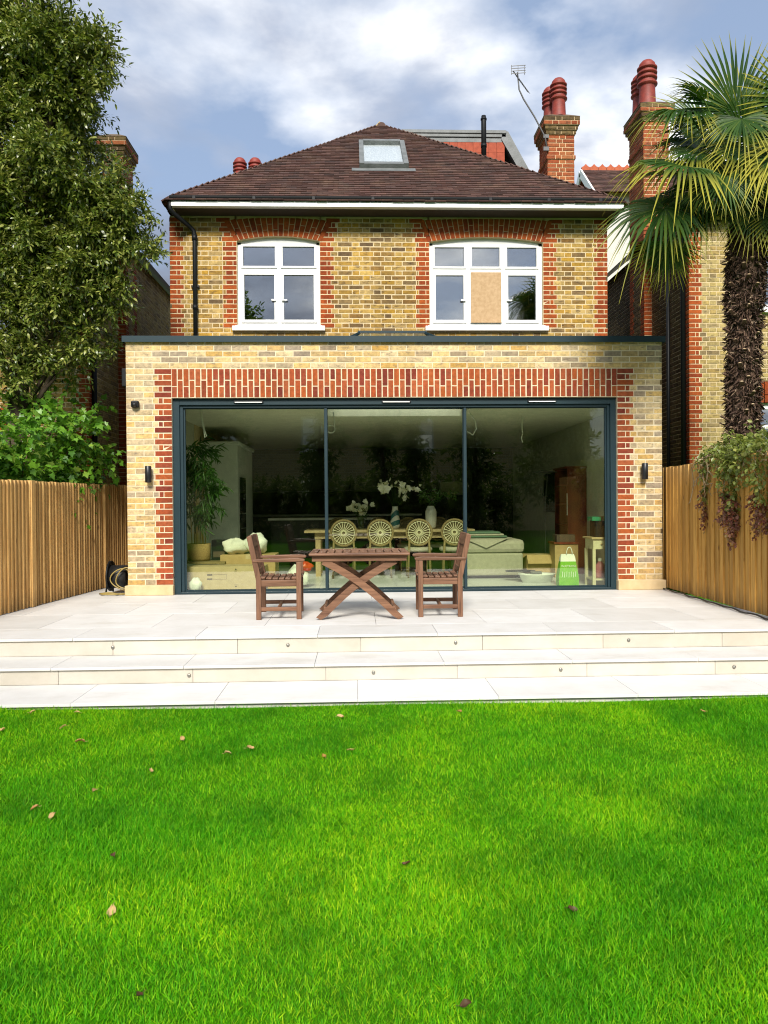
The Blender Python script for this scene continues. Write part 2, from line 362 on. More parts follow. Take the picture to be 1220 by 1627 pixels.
def np_mesh(name, verts, tris, tip=None):
    me = bpy.data.meshes.new(name); nv, nf = len(verts), len(tris)
    me.vertices.add(nv); me.vertices.foreach_set('co', np.asarray(verts, dtype=np.float32).ravel())
    me.loops.add(nf*3); me.loops.foreach_set('vertex_index', np.asarray(tris, dtype=np.int32).ravel())
    me.polygons.add(nf); me.polygons.foreach_set('loop_start', np.arange(0, nf*3, 3, dtype=np.int32))
    me.polygons.foreach_set('loop_total', np.full(nf, 3, dtype=np.int32))
    me.update(calc_edges=True); me.validate()
    if tip is not None:
        a = me.attributes.new('tip', 'FLOAT', 'POINT'); a.data.foreach_set('value', np.asarray(tip, dtype=np.float32))
    return me
def unit(a): return a/np.maximum(np.linalg.norm(a, axis=-1, keepdims=True), 1e-9)
LEAF = (np.array([(0,0,0),(-.36,.28,.10),(.36,.28,.10),(-.44,.6,.06),(.44,.6,.06),(0,1,-.10),(0,.42,-.06)]), np.array([(0,2,6),(0,6,1),(1,6,3),(2,4,6),(3,6,5),(6,4,5)]))
_a = [(0,0,0),(.10,.02,0),(.42,-.05,.05),(.36,.22,.04),(.55,.42,-.03),(.28,.50,.03),(0,1,-.12),(-.28,.50,.03),(-.55,.42,-.03),(-.36,.22,.04),(-.42,-.05,.05),(-.10,.02,0),(0,.38,.05)]
LEAF4 = (np.array([(0,0,0),(-.40,.30,.10),(.40,.30,.10),(-.40,.65,.05),(.40,.65,.05),(0,1,-.08)]), np.array([(0,2,1),(1,2,4),(1,4,3),(3,4,5)]))
LOBED = (np.array(_a), np.array([(i, i+1, 12) for i in range(0, 11)] + [(11, 0, 12)]))
GRASS = (np.array([(-.5,0,0),(.5,0,0),(-.38,.55,.03),(.38,.55,.03),(0,1,.22)]), np.array([(0,1,3),(0,3,2),(2,3,4)]))
def leaves(base, dv, nv, L, W, tpl):
    """many leaves as one triangle soup: base points, directions, rough normals, sizes"""
    T, F = tpl; dv = unit(dv); s = unit(np.cross(dv, nv)); n = np.cross(s, dv)
    V = base[:, None, :] + s[:, None, :]*(T[None, :, 0:1]*W[:, None, None]) + dv[:, None, :]*(T[None, :, 1:2]*L[:, None, None]) + n[:, None, :]*(T[None, :, 2:3]*L[:, None, None])
    k = len(T); I = F[None, :, :] + (np.arange(len(base))*k)[:, None, None]
    return V.reshape(-1, 3), I.reshape(-1, 3)
def sprays(rng, blobs, density, per, L, W, tpl, twig=.28, shell=.5, gravity=-.15, flat=.5):
    B, D, N_, LL, WW = [], [], [], [], []
    for (x, y, z, r, *q) in blobs:
        n = max(4, int(density*r*r*(q[0] if q else 1.0)))
        d = unit(rng.normal(size=(n, 3))); rad = r*(shell + (1-shell)*rng.random(n)**.6)
        c = np.array((x, y, z)) + d*rad[:, None]*np.array((1, 1, .95))
        ax = unit(d*.9 + rng.normal(size=(n, 3))*.45 + np.array((0, 0, gravity)))
        for j in range(per):
            t = (j+.5)/per; a = j*2.4 + rng.random(n)*.8
            o1 = unit(np.cross(ax, np.array((.2, .1, .97)))); o2 = np.cross(ax, o1)
            side = o1*np.cos(a)[:, None] + o2*np.sin(a)[:, None]*(1-flat*.5)
            bp = c + ax*(twig*(t-.5)*(.7+.6*rng.random(n)))[:, None]
            dd = unit(ax*(.55+.5*t) + side*.8 + rng.normal(size=(n, 3))*.18 + np.array((0, 0, gravity*.8)))
            nn = unit(np.array((0, 0, 1.0)) + rng.normal(size=(n, 3))*.5 + np.array((0, -.25, 0)))
            s = .65 + .6*rng.random(n)
            B.append(bp); D.append(dd); N_.append(nn); LL.append(L*s); WW.append(W*s)
    return leaves(np.concatenate(B), np.concatenate(D), np.concatenate(N_), np.concatenate(LL), np.concatenate(WW), tpl)

# ------------------------------------------------------------------ brick machinery
def brick_mesh(seed, ln=1.0):
    rr = random.Random(seed); j = lambda a: rr.uniform(-a, a)
    hx, hz, c = .5, .5, .05
    vs = [(-hx,1,-hz),(hx,1,-hz),(hx,1,hz),(-hx,1,hz)]
    vs += [(sx*(hx-abs(j(.006))), .12+abs(j(.04)), sz*(hz-abs(j(.03)))) for sx, sz in ((-1,-1),(1,-1),(1,1),(-1,1))]
    vs += [(sx*(hx-.018-abs(j(.010))), abs(j(.09)), sz*(hz-c-abs(j(.05)))) for sx, sz in ((-1,-1),(1,-1),(1,1),(-1,1))]
    fs = [(8,9,10,11)] + [(4+i, 4+(i+1) % 4, 8+(i+1) % 4, 8+i) for i in range(4)] + [(i, (i+1) % 4, 4+(i+1) % 4, 4+i) for i in range(4)]
    return vs, fs
BV = [brick_mesh(i) for i in range(14)]
BRICK_ME = {}
def brick_shared(mat, i):
    if (mat, i) not in BRICK_ME:
        me = bpy.data.meshes.new('brick'); me.from_pydata(BV[i][0], [], BV[i][1]); me.materials.append(MATS[mat]); me.update(); BRICK_ME[(mat, i)] = me
    return BRICK_ME[(mat, i)]
class Bricks:
    """bricks on a plane: each at (centre, length, height) with the outward frame (u along, n out)"""
    def __init__(s): s.items = []
    def put(s, c, ln, ht, mat, u=(1,0,0), n=(0,-1,0), proud=.003, up=(0,0,1)):
        s.items.append((Vector(c), ln, ht, mat, Vector(u), Vector(n), proud + random.uniform(-.0015, .002), Vector(up)))
    def emit(s, parent, names, singles=300, key=None, depth=.03):
        """the most prominent ones as objects of their own, the rest of each kind joined"""
        for mat, nm in names.items():
            it = [b for b in s.items if b[3] == mat]
            if key: it.sort(key=key)
            for k, (c, ln, ht, _, u, n, pr, upv) in enumerate(it[:singles]):
                o = bpy.data.objects.new(nm, brick_shared(mat, random.randrange(14))); col.objects.link(o)
                M = Matrix((u*ln, -n*depth, upv*ht)).transposed().to_4x4(); M.translation = c + n*pr
                o.parent = parent; o.matrix_parent_inverse = WM[parent].inverted(); o.matrix_basis = M
            rest = it[singles:]
            if rest:
                mb = MB()
                for (c, ln, ht, _, u, n, pr, upv) in rest:
                    vs, fs = BV[random.randrange(14)]; o0 = c + n*pr
                    mb.add([o0 + u*(v[0]*ln) - n*(v[1]*depth) + upv*(v[2]*ht) for v in vs], fs)
                part('far_'+nm+'s' if singles else nm+'work', mb, mat, parent, kind='stuff')
def fill(B, x0, x1, z, y, mat, bond, row, ht=.065, u=(1,0,0), n=(0,-1,0), origin=0.0, joint=.010, mirror=False):
    """one course between x0 and x1: stretcher or flemish bond"""
    if x1-x0 < .02: return
    L, H = .215, .1025
    if bond == 'stretcher': pat = [L]; per = L+joint; off = (row % 2)*per/2
    else: pat = [L, H]; per = L+H+2*joint; off = (row % 2)*((L+joint)/2+ (H+joint)/2)
    xs = origin - off; k0 = math.floor((x0-xs)/per) - 1; x = xs + k0*per; i = 0
    while x < x1:
        w = pat[i % len(pat)]; a, b = max(x, x0), min(x+w, x1)
        if b-a > .025:
            c = (Vector((0,0,0)) + Vector(u)*((a+b)/2)) ; c.z = z
            if abs(n[1]) > .5: c.y = y
            else: c.x = y
            B.put(c, b-a, ht*random.uniform(.95, 1.03), mat, u, n)
        x += w+joint; i += 1
def wall_grid(mb, x0, x1, z0, z1, holes, y0, y1):
    xs = sorted({x0, x1, *[h[0] for h in holes], *[h[1] for h in holes]}); zs = sorted({z0, z1, *[h[2] for h in holes], *[h[3] for h in holes]})
    for a, b in zip(xs, xs[1:]):
        for c, d in zip(zs, zs[1:]):
            if not any(h[0] <= a+1e-6 and b <= h[1]+1e-6 and h[2] <= c+1e-6 and d <= h[3]+1e-6 for h in holes): mb.box(a, b, y0, y1, c, d)
CAMP = Vector((-.49, -9.96, 1.14))
def near(b): return (b[0]-CAMP).length

# ------------------------------------------------------------------ ground, patio, steps
g = MB(); g.add([(-400,-400,-.40),(400,-400,-.40),(400,400,-.40),(-400,400,-.40)], [(0,1,2,3)])
setp(part('ground', g, 'soil'), 'dark earth ground beneath and around the gardens', kind='structure')
LX0, LX1 = -4.75, 3.72
g = MB()
nx, ny = 40, 60
rng = np.random.default_rng(3)
for j in range(ny+1):
    for i in range(nx+1):
        x = LX0+(LX1-LX0)*i/nx; y = -4.30-(26-4.30)*j/ny
        g.v.append((x, y, -.335+.006*math.sin(x*2.1+y)+.005*math.sin(y*3.3-x)))
for j in range(ny):
    for i in range(nx):
        a = j*(nx+1)+i; g.f.append((a, a+nx+1, a+nx+2, a+1)); g.sm.append(True)
setp(part('lawn', g, 'soil'), 'level back garden lawn surface in front of the patio steps', kind='structure')

def slab_row(parent, name, x0, x1, y0, y1, z0, z1, mod, off, mat, gap=.003, bev=.002):
    x = x0 - ((x0-off) % mod) if True else x0
    while x < x1:
        a, b = max(x, x0)+gap/2, min(x+mod, x1)-gap/2
        if b-a > .03: part(name, MB().box(a, b, y0+gap/2, y1-gap/2, z0, z1+random.uniform(-.0006, .0006)), mat, parent, bevel=bev)
        x += mod
PX0, PX1 = -4.36, 3.60
pt = part('patio', MB().box(PX0, PX1, -3.165, 2.3, -.39, -.022), 'joint_grey')
setp(pt, 'raised pale stone patio between the two timber fences', kind='structure')
ys = [-3.206, -2.64, -1.72, -.80, .04]
for k, (a, b) in enumerate(zip(ys, ys[1:])): slab_row(pt, 'paving_slab', PX0, PX1, a, b, -.021, 0.0, 1.06, .22+.53*(k % 2), 'paving')
slab_row(pt, 'paving_slab', PX0, -3.44, .04, 2.2, -.021, 0.0, 1.06, .22, 'paving')
st = part('garden_steps', MB().box(PX0-.2, PX1, -3.64, -3.17, -.39, -.177).box(PX0-.2, PX1, -4.25, -3.64, -.39, -.317), 'joint_grey')
setp(st, 'pair of wide pale stone steps down from patio to lawn', kind='structure')
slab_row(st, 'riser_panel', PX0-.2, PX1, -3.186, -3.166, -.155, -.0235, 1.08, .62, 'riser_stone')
slab_row(st, 'tread_slab', PX0-.2, PX1, -3.686, -3.187, -.176, -.155, 1.06, .22, 'paving')
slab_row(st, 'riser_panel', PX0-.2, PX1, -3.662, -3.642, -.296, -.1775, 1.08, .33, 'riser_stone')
slab_row(st, 'tread_slab', PX0-.2, PX1, -4.280, -3.663, -.317, -.296, 1.05, .56, 'paving')
for k, (x, y, z) in enumerate([(-2.62,-3.186,-.085),(-1.10,-3.186,-.085),(.38,-3.186,-.085),(1.93,-3.186,-.085),(-1.86,-3.662,-.235),(-.36,-3.662,-.235),(1.19,-3.662,-.235),(2.65,-3.662,-.235)]):
    o = part('step_light', MB().lathe([(0,.010),(.011,.010),(.014,.007),(.015,-.001)], n=14), 'step_stud')
    o.rotation_euler = (R(90), 0, 0); o.location = (x, y-.0005, z)
    nth = ('first', 'second', 'third', 'fourth')[k % 4]
    setp(o, f'small round metal stud light, {nth} from the left in the {"upper" if k < 4 else "lower"} step riser', 'step light', 'stud lights in the step risers')
# ------------------------------------------------------------------ rear extension
EX0, EX1 = -3.42, 3.525; OX0, OX1 = -2.845, 2.933; Z0 = .13; C_ = .075
ext = thing('house_extension', 'single storey cream brick extension with red brick trim and wide glass sliding doors', 'extension', (0, 0, 0))
w = MB(); wall_grid(w, EX0+.002, EX1-.002, 0, 3.245, [(OX0, OX1, 0, 2.53)], .001, .32)
w.box(EX0+.004, EX0+.30, .32, 2.19, 0, 3.245).box(EX1-.30, EX1-.004, .32, 2.19, 0, 3.245)
ew = part('wall', w, 'mortar_cream', ext)
B = Bricks(); nrow = 42
for r in range(nrow):
    z = Z0 + (r+.5)*C_; ht = .065
    if z+.03 > 3.25: z -= .012; ht = .045
    if r < 37:
        lw = .215 if r % 2 == 0 else .163
        if r >= 32 : pass
        fill(B, EX0, OX0-lw-.010, z, 0, 'brick_cream', 'stretcher', r, ht, origin=EX0)
        fill(B, OX1+lw+.010, EX1, z, 0, 'brick_cream', 'stretcher', r, ht, origin=EX1+.010)
        for sgn, e in ((-1, OX0), (1, OX1)):
            if r % 2 == 0: B.put((e+sgn*.1075, 0, z), .215, ht, 'brick_red_new')
            else: B.put((e+sgn*.0512, 0, z), .1025, ht, 'brick_red_new'); B.put((e+sgn*.138, 0, z), .050, ht, 'brick_red_new')
    else: fill(B, EX0, EX1, z, 0, 'brick_cream', 'stretcher', r, ht, origin=EX0)
ncol = int((OX1-OX0)/.075); pw = (OX1-OX0)/ncol
for k in range(ncol):
    x = OX0+(k+.5)*pw; zb, zt = Z0+32*C_+.004, Z0+37*C_-.006
    cut = zb+.222 if k % 2 else zb+.142
    for a, b in ((zb, cut-.005), (cut+.005, zt)):
        B.put((x, 0, (a+b)/2), b-a, pw-.011, 'brick_red_new', u=(0,0,1), up=(-1,0,0))
# flank returns
for s, X, nn in ((-1, EX0, (-1,0,0)), (1, EX1, (1,0,0))):
    for r in range(nrow-1): fill(B, .11 if r % 2 else 0.0, 2.19, Z0+(r+.5)*C_, X, 'brick_grime_shade' if s > 0 else 'brick_stock', 'stretcher', r, u=(0,1,0), n=nn)  # right flank uses the bricks with shade in their colour
B.emit(ew, {'brick_cream': 'brick', 'brick_red_new': 'red_brick'}, 300, near)
B.emit(ew, {'brick_grime_shade': 'flank_brick', 'brick_stock': 'flank_brick'}, 0)
part('plinth_stone', MB().box(EX0-.035, OX0+.005, -.035, .30, 0.001, .128), 'stone_plinth', ext, bevel=.008)
part('plinth_stone', MB().box(OX1-.005, EX1+.035, -.035, .30, 0.001, .128), 'stone_plinth', ext, bevel=.008)
part('coping', MB().box(EX0-.035, EX1+.035, -.045, .36, 3.243, 3.262).box(EX0-.035, EX1+.035, -.047, -.042, 3.235, 3.315).box(EX0-.035, EX1+.035, -.042, .36, 3.300, 3.315).box(EX0-.037, EX0-.033, -.042, 2.18, 3.235, 3.315).box(EX1+.033, EX1+.037, -.042, 2.18, 3.235, 3.315), 'teal_metal', ext, bevel=.004)
part('flat_roof', MB().box(EX0+.30, -.93, .32, 2.19, 2.80, 3.15).box(1.07, EX1-.30, .32, 2.19, 2.80, 3.15).box(-.93, 1.07, .32, .50, 2.80, 3.15).box(-.93, 1.07, 1.42, 2.19, 2.80, 3.15), 'roofing_felt', ext)
rl = part('roof_lantern', MB().box(-1.0, -.93, .44, 1.50, 3.15, 3.20).box(1.07, 1.14, .44, 1.50, 3.15, 3.20).box(-.93, 1.07, .44, .50, 3.15, 3.20).box(-.93, 1.07, 1.42, 1.50, 3.15, 3.20)
          .bar((-1.0,.44,3.21),(-.42,.97,3.585),.035,.025).bar((1.14,.44,3.21),(.50,.97,3.585),.035,.025).bar((-1.0,1.50,3.21),(-.42,.97,3.585),.035,.025).bar((1.14,1.50,3.21),(.50,.97,3.585),.035,.025).bar((-.45,.97,3.59),(.53,.97,3.59),.045,.03), 'teal_metal', ext)
for q in ([(-1.0,.44,3.205),(1.14,.44,3.205),(.50,.97,3.58),(-.42,.97,3.58)], [(1.14,1.50,3.205),(-1.0,1.50,3.205),(-.42,.97,3.58),(.50,.97,3.58)], [(-1.0,1.50,3.205),(-1.0,.44,3.205),(-.42,.97,3.58)], [(1.14,.44,3.205),(1.14,1.50,3.205),(.50,.97,3.58)]):
    k = len(q); up_ = [(x, y, z+.012) for x, y, z in q]
    part('glass_pane', MB().add(q+up_, [tuple(range(k))[::-1], tuple(range(k, 2*k))] + [(i, (i+1) % k, k+(i+1) % k, k+i) for i in range(k)]), 'roof_glass', rl)
# room lining
BY = 8.0
part('interior_floor', MB().box(-3.12, 3.23, .20, BY, -.2, .003), 'joint_grey', ext)
fl = LAST[0]
for i in range(6):
    for j in range(8):
        a = -3.12+i*1.06; part('floor_tile', MB().box(a+.002, min(a+1.06, 3.23)-.002, .20+j*.98+.002, .20+(j+1)*.98-.002, .003, .012), 'interior_floor_tile', fl)
part('interior_wall', MB().box(-3.12, -3.08, .32, BY, 0, 2.8), 'interior_wall', ext)
part('interior_wall', MB().box(3.19, 3.23, .32, BY, 0, 2.8), 'interior_wall', ext)
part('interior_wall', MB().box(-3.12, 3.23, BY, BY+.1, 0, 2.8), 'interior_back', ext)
part('ceiling', MB().box(-3.12, -.93, .32, BY, 2.45, 2.49).box(1.07, 3.23, .32, BY, 2.45, 2.49).box(-.93, 1.07, .32, .50, 2.45, 2.49).box(-.93, 1.07, 1.42, BY, 2.45, 2.49)
     .box(-.97, -.93, .46, 1.46, 2.49, 3.2).box(1.07, 1.11, .46, 1.46, 2.49, 3.2).box(-.93, 1.07, .46, .50, 2.49, 3.2).box(-.93, 1.07, 1.42, 1.46, 2.49, 3.2), 'ceiling_white', ext)
# sliding doors
dr = part('sliding_door', MB().box(OX0, OX0+.085, .055, .22, 0, 2.53).box(OX0+.085, OX0+.125, .085, .22, .03, 2.445).box(OX1-.075, OX1, .055, .22, 0, 2.53).box(OX1-.110, OX1-.075, .085, .22, .03, 2.445)
     .box(OX0+.085, OX1-.075, .055, .22, 2.445, 2.53).box(OX0+.125, OX1-.110, .085, .22, 2.412, 2.445).box(OX0+.085, OX1-.075, .055, .22, 0, .03), 'teal_metal', ext, bevel=.003, label='three panel sliding glass door in dark teal metal frame')
px = [OX0+.125, -.879, .943, OX1-.110]
for k in range(3):
    a, b = px[k], px[k+1]; y0 = .115 + (.045 if k == 1 else 0)
    part('panel_frame', MB().box(a, a+.022, y0, y0+.035, .03, 2.412).box(b-.022, b, y0, y0+.035, .03, 2.412).box(a+.022, b-.022, y0, y0+.035, .03, .052).box(a+.022, b-.022, y0, y0+.035, 2.400, 2.412), 'teal_metal', dr)
    part('glass_pane', MB().box(a+.022, b-.022, y0+.010, y0+.022, .052, 2.400), 'door_glass', dr)
part('mullion', MB().box(-.897, -.861, .098, .114, .03, 2.412), 'teal_metal', dr, bevel=.003)
part('mullion', MB().box(.925, .961, .098, .114, .03, 2.412), 'teal_metal', dr, bevel=.003)
for x in (-1.87, .04, 1.95):
    part('trickle_vent', MB().box(x-.19, x+.19, .036, .054, 2.468, 2.498), 'black_plastic', dr, bevel=.003)
    part('vent_lip', MB().box(x-.175, x+.175, .028, .036, 2.470, 2.481), 'white_paint', dr)
# wall fittings
def wall_light(x, label):
    t = thing('wall_light', label, 'wall light', (x, 0, 1.55), 0, 'black cylinder wall lights')
    part('lamp_body', MB().lathe([(0,-.105),(.036,-.105),(.040,-.10),(.040,.10),(.036,.105),(0,.105)], (x, -.075, 1.55), 20), 'black_metal', t)
    part('wall_bracket', MB().box(x-.03, x+.03, -.035, -.006, 1.51, 1.59), 'black_metal', t, bevel=.004)
wall_light(-3.13, 'black cylinder up and down wall light on the left brick pier')
wall_light(3.266, 'black cylinder up and down wall light on the right brick pier')
t = thing('motion_sensor', 'small rounded black motion sensor high on the left brick pier', 'sensor', (-3.296, 0, 2.445))
part('housing', MB().box(-3.346, -3.246, -.07, -.008, 2.40, 2.49), 'black_plastic', t, bevel=.02)
part('sensor_eye', MB().lathe([(.03,0),(.026,.018),(.014,.028),(0,.031)], (0,0,0), 14), 'black_metal', t)
LAST[0].rotation_euler = (R(90),0,0); LAST[0].location = (-3.296, -.07, 2.435)
t = thing('flood_light', 'black floodlight fixed to the flank of the extension below the coping', 'flood light', (-3.45, .35, 2.8))
part('housing', MB().box(-3.56, -3.47, .28, .42, 2.72, 2.96), 'black_plastic', t, bevel=.012)
part('bracket', MB().box(-3.47, -3.425, .32, .38, 2.80, 2.86), 'white_paint', t)

# ------------------------------------------------------------------ main house
HX0, HX1, HY = -3.37, 3.54, 2.2
house = thing('brick_house', 'two storey yellow stock brick house with red brick quoins and brown tiled hipped roof', 'house', (0, HY, 0))
W1 = (-2.328, -1.032); W2 = (.697, 2.504); ZS, ZA, ZT = 3.97, 5.285, 5.655; RISE = .082
w = MB(); wall_grid(w, HX0+.004, HX1-.004, 2.66, ZT+.02, [(W1[0], W1[1], ZS, ZT+.02), (W2[0], W2[1], ZS, ZT+.02)], HY+.001, HY+.30)
w.box(HX0+.004, HX0+.3, HY+.30, 9.5, 0, ZT).box(HX1-.3, HX1-.004, HY+.30, 9.5, 0, ZT).box(HX0, HX1, 9.5, 9.8, 0, ZT)
hw = part('wall', w, 'mortar_old', house)
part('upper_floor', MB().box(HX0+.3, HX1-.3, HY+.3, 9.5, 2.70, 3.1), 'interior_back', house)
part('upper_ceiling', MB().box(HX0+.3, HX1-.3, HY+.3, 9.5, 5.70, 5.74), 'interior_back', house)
part('partition', MB().box(HX0+.3, HX1-.3, 5.2, 5.3, 3.1, 5.7).box(-.1, 0, HY+.3, 5.2, 3.1, 5.7), 'interior_wall', house)
B = Bricks()
def arch_z(x, c, h): 
    Rr = (h*h+RISE*RISE)/(2*RISE); return ZA+RISE-Rr+math.sqrt(max(Rr*Rr-(x-c)**2, 0))
rows = int((ZT-3.07)/C_)
for r in range(rows):
    z = ZT - (r+.5)*C_
    q = .215 if r % 2 == 0 else .163
    arch = r < 5
    spans = []
    def red(a, b):
        if b-a < .17: 
            spans.append((a, b)); mid = a+.1075 if True else 0
            B.put(((a+a+.1025)/2, HY, z), .1025, .065, 'brick_red_old'); B.put(((a+.1125+b)/2, HY, z), b-a-.1125, .065, 'brick_red_old')
        else: spans.append((a, b)); B.put(((a+b)/2, HY, z), b-a, .065, 'brick_red_old')
    red(HX0, HX0+q); red(HX1-q, HX1)
    for (a, b) in (W1, W2):
        if z > ZS-.01:
            sk = max(0.0, (z-ZA))*.30 if arch else 0
            red(a-sk-q-.005, a-sk-.005); red(b+sk+.005, b+sk+q+.005)
            if z < ZA or arch: spans.append((a-sk, b+sk))
        else: pass
    spans.sort(); x = HX0
    for a, b in spans + [(HX1, HX1)]:
        if a-x > .04: fill(B, x+.010, a-.010, z, HY, 'brick_stock', 'flemish', r, origin=.1)
        x = max(x, b)
B.emit(hw, {'brick_stock': 'brick', 'brick_red_old': 'red_brick'}, 300, near)
B2 = Bricks()
for s, X, nn in ((-1, HX0, (-1,0,0)), (1, HX1, (1,0,0))):
    for r in range(int((ZT-2.6)/C_)): fill(B2, HY+.11*(r % 2), 7.5, ZT-(r+.5)*C_, X, 'brick_grime_shade', 'stretcher', r, u=(0,1,0), n=nn)
B2.emit(hw, {'brick_grime_shade': 'flank_brick'}, 0)
# red gauged arches
def arch(c, h):
    Rr = (h*h+RISE*RISE)/(2*RISE); zc = ZA+RISE-Rr
    back = MB(); n = 24
    for i in range(n):
        a, b = c-h+2*h*i/n, c-h+2*h*(i+1)/n
        za, zb = arch_z(a, c, h), arch_z(b, c, h)
        back.prism([(a, za), (b, zb), (b, ZT+.02), (a, ZT+.02)], 'y', HY+.001, HY+.12)
    ab = part('arch', back, 'mortar_red', house); fix_normals(ab)
    half = math.atan2(h, Rr-RISE)*1.0; ncol = int(2*half*Rr/.074); st_ = 2*half/ncol
    for k in range(ncol):
        t0 = -half+k*st_; t1 = t0+st_
        fan = 2.1   # the joints splay wider than the curve itself
        def pt(t, rad):
            x = c + math.sin(t)*Rr; z = zc + math.cos(t)*Rr
            s = (rad-Rr); ang = t*fan
            return (x + math.sin(ang)*s, z + math.cos(ang)*s)
        tot = ZT-.004 - pt((t0+t1)/2, Rr)[1]
        cut = .19 if k % 2 else .10
        g_ = .0068/Rr
        for a, b in ((0.002, cut-.005), (cut+.005, tot)):
            if b-a < .02: continue
            q = [pt(t0+g_, Rr+a), pt(t1-g_, Rr+a), pt(t1-g_*.8, Rr+b), pt(t0+g_*.8, Rr+b)]
            q = [(x, min(z, ZT-.003)) for x, z in q]
            mb = MB().prism(q, 'y', HY+.02, HY-.003-random.uniform(0, .002)); o = part('arch_brick', mb, 'brick_red_old', ab); fix_normals(o)
arch((W1[0]+W1[1])/2, (W1[1]-W1[0])/2+.03); arch((W2[0]+W2[1])/2, (W2[1]-W2[0])/2+.03)
def house_window(W, ncols, board, label):
    a, b = W; c = (a+b)/2; h = (b-a)/2; y0 = HY+.07; y1 = y0+.07
    f = MB(); n = 20; zt = ZA-.045
    f.box(a, a+.055, y0, y1, ZS, ZA).box(b-.055, b, y0, y1, ZS, ZA).box(a+.055, b-.055, y0, y1, ZS, ZS+.055)
    for i in range(n):
        p, q = a+2*h*i/n, a+2*h*(i+1)/n
        f.prism([(p, ZA-.03), (q, ZA-.03), (q, arch_z(q, c, h+.03)+.004), (p, arch_z(p, c, h+.03)+.004)], 'y', y0, y1)
    tz = ZS+.885 ; f.box(a+.055, b-.055, y0, y1, tz-.03, tz+.03)
    cw = (b-a-.11)/ncols
    for k in range(1, ncols): f.box(a+.055+cw*k-.028, a+.055+cw*k+.028, y0, y1, ZS+.055, tz-.03).box(a+.055+cw*k-.028, a+.055+cw*k+.028, y0, y1, tz+.03, ZA-.03)
    t = part('window', f, 'white_paint', house, label=label); fix_normals(t)
    for k in range(ncols):
        p = a+.055+cw*k + (.028 if k else 0); q = a+.055+cw*(k+1) - (.028 if k < ncols-1 else 0)
        for (za, zb, low) in ((ZS+.055, tz-.03, True), (tz+.03, ZA-.03, False)):
            e = .048 if low else .034
            part('sash', MB().box(p, p+e, y0-.016, y1-.01, za, zb).box(q-e, q, y0-.016, y1-.01, za, zb).box(p+e, q-e, y0-.016, y1-.01, za, za+e).box(p+e, q-e, y0-.016, y1-.01, zb-e, zb), 'white_paint', t, bevel=.005)
            if board == k and low:
                ob = part('board', MB().box(p+.012, q-.012, y0-.030, y0-.018, za-.0, zb-.0), 'osb_board', t); ob['label'] = 'bare chipboard sheet covering the lower middle pane'
            else: part('pane', MB().box(p+e, q-e, y0+.012, y0+.024, za+e, zb-e), 'window_glass', t)
            if low and board != k:
                hx = q-.03 if k == 0 else p+.03
                part('handle', MB().box(hx-.012, hx+.012, y0-.045, y0-.017, za+.34, za+.40).box(hx-.012, hx+.06*(1 if k else -1)+(.012 if k else 0), y0-.05, y0-.035, za+.34, za+.36) if k else MB().box(hx-.06, hx+.012, y0-.045, y0-.017, za+.34, za+.365), 'white_paint', t)
    part('sill', MB().box(a-.075, b+.075, HY-.075, HY+.07, ZS-.095, ZS-.02).box(a-.03, b+.03, HY-.03, HY+.10, ZS-.02, ZS), 'white_paint', t, bevel=.006)
house_window(W1, 2, None, 'white two column casement window under red brick arch')
house_window(W2, 3, 1, 'white three column casement window with one pane boarded up')
# eaves
EY, EZ = 1.85, 5.80; RX0, RX1 = -3.31, 3.665; AY, AZ = 5.42, 8.66; AXL, AXR = -.02, .16
part('soffit', MB().box(RX0+.05, RX1-.02, EY+.04, HY+.3, ZT+.02, ZT+.045), 'soffit_shade', house)
part('fascia', MB().box(RX0+.05, RX1, EY+.02, EY+.045, 5.757, EZ-.005).box(RX0+.05, RX1+.002, EY-.055, EY+.045, ZT+.022, 5.752).box(RX1-.025, RX1, EY+.045, 8.6, ZT+.012, EZ-.005).box(RX0+.05, RX0+.075, EY+.045, 8.6, ZT+.012, EZ-.005), 'white_paint', house)
gm = MB(); k = 10
prof = [(EY-.032+.050*math.cos(R(180+180*i/k)), EZ+.022+.060*math.sin(R(180+180*i/k))) for i in range(k+1)]
prof += [(EY-.032+.045*math.cos(R(360-180*i/k)), EZ+.026+.053*math.sin(R(360-180*i/k))) for i in range(k+1)]
for x in (-1,): gm.prism(prof, 'x', RX0+.04, RX1+.01)
gt = part('gutter', gm, 'black_plastic', house); fix_normals(gt)
for x in (-2.9, -2.0, -1.1, -.2, .7, 1.6, 2.5, 3.3): part('gutter_clip', MB().box(x-.03, x+.03, EY-.088, EY+.0, EZ-.045, EZ+.026), 'black_plastic', house, bevel=.01)
part('downpipe', MB().tube([(-3.27,EY-.032,EZ-.03),(-3.27,EY-.032,EZ-.16),(-3.22,EY+.0,EZ-.22),(-3.05,HY-.09,EZ-.31),(-2.98,HY-.06,EZ-.38),(-2.97,HY-.06,EZ-.50),(-2.97,HY-.06,3.15)], .034, 12).tube([(-2.97,HY-.06,5.27),(-2.97,HY-.06,5.36)], .042, 12).tube([(-2.97,HY-.06,4.2),(-2.97,HY-.06,4.27)], .042, 12).box(-3.03,-2.91,HY-.05,HY-.003,4.55,4.58), 'black_plastic', house)

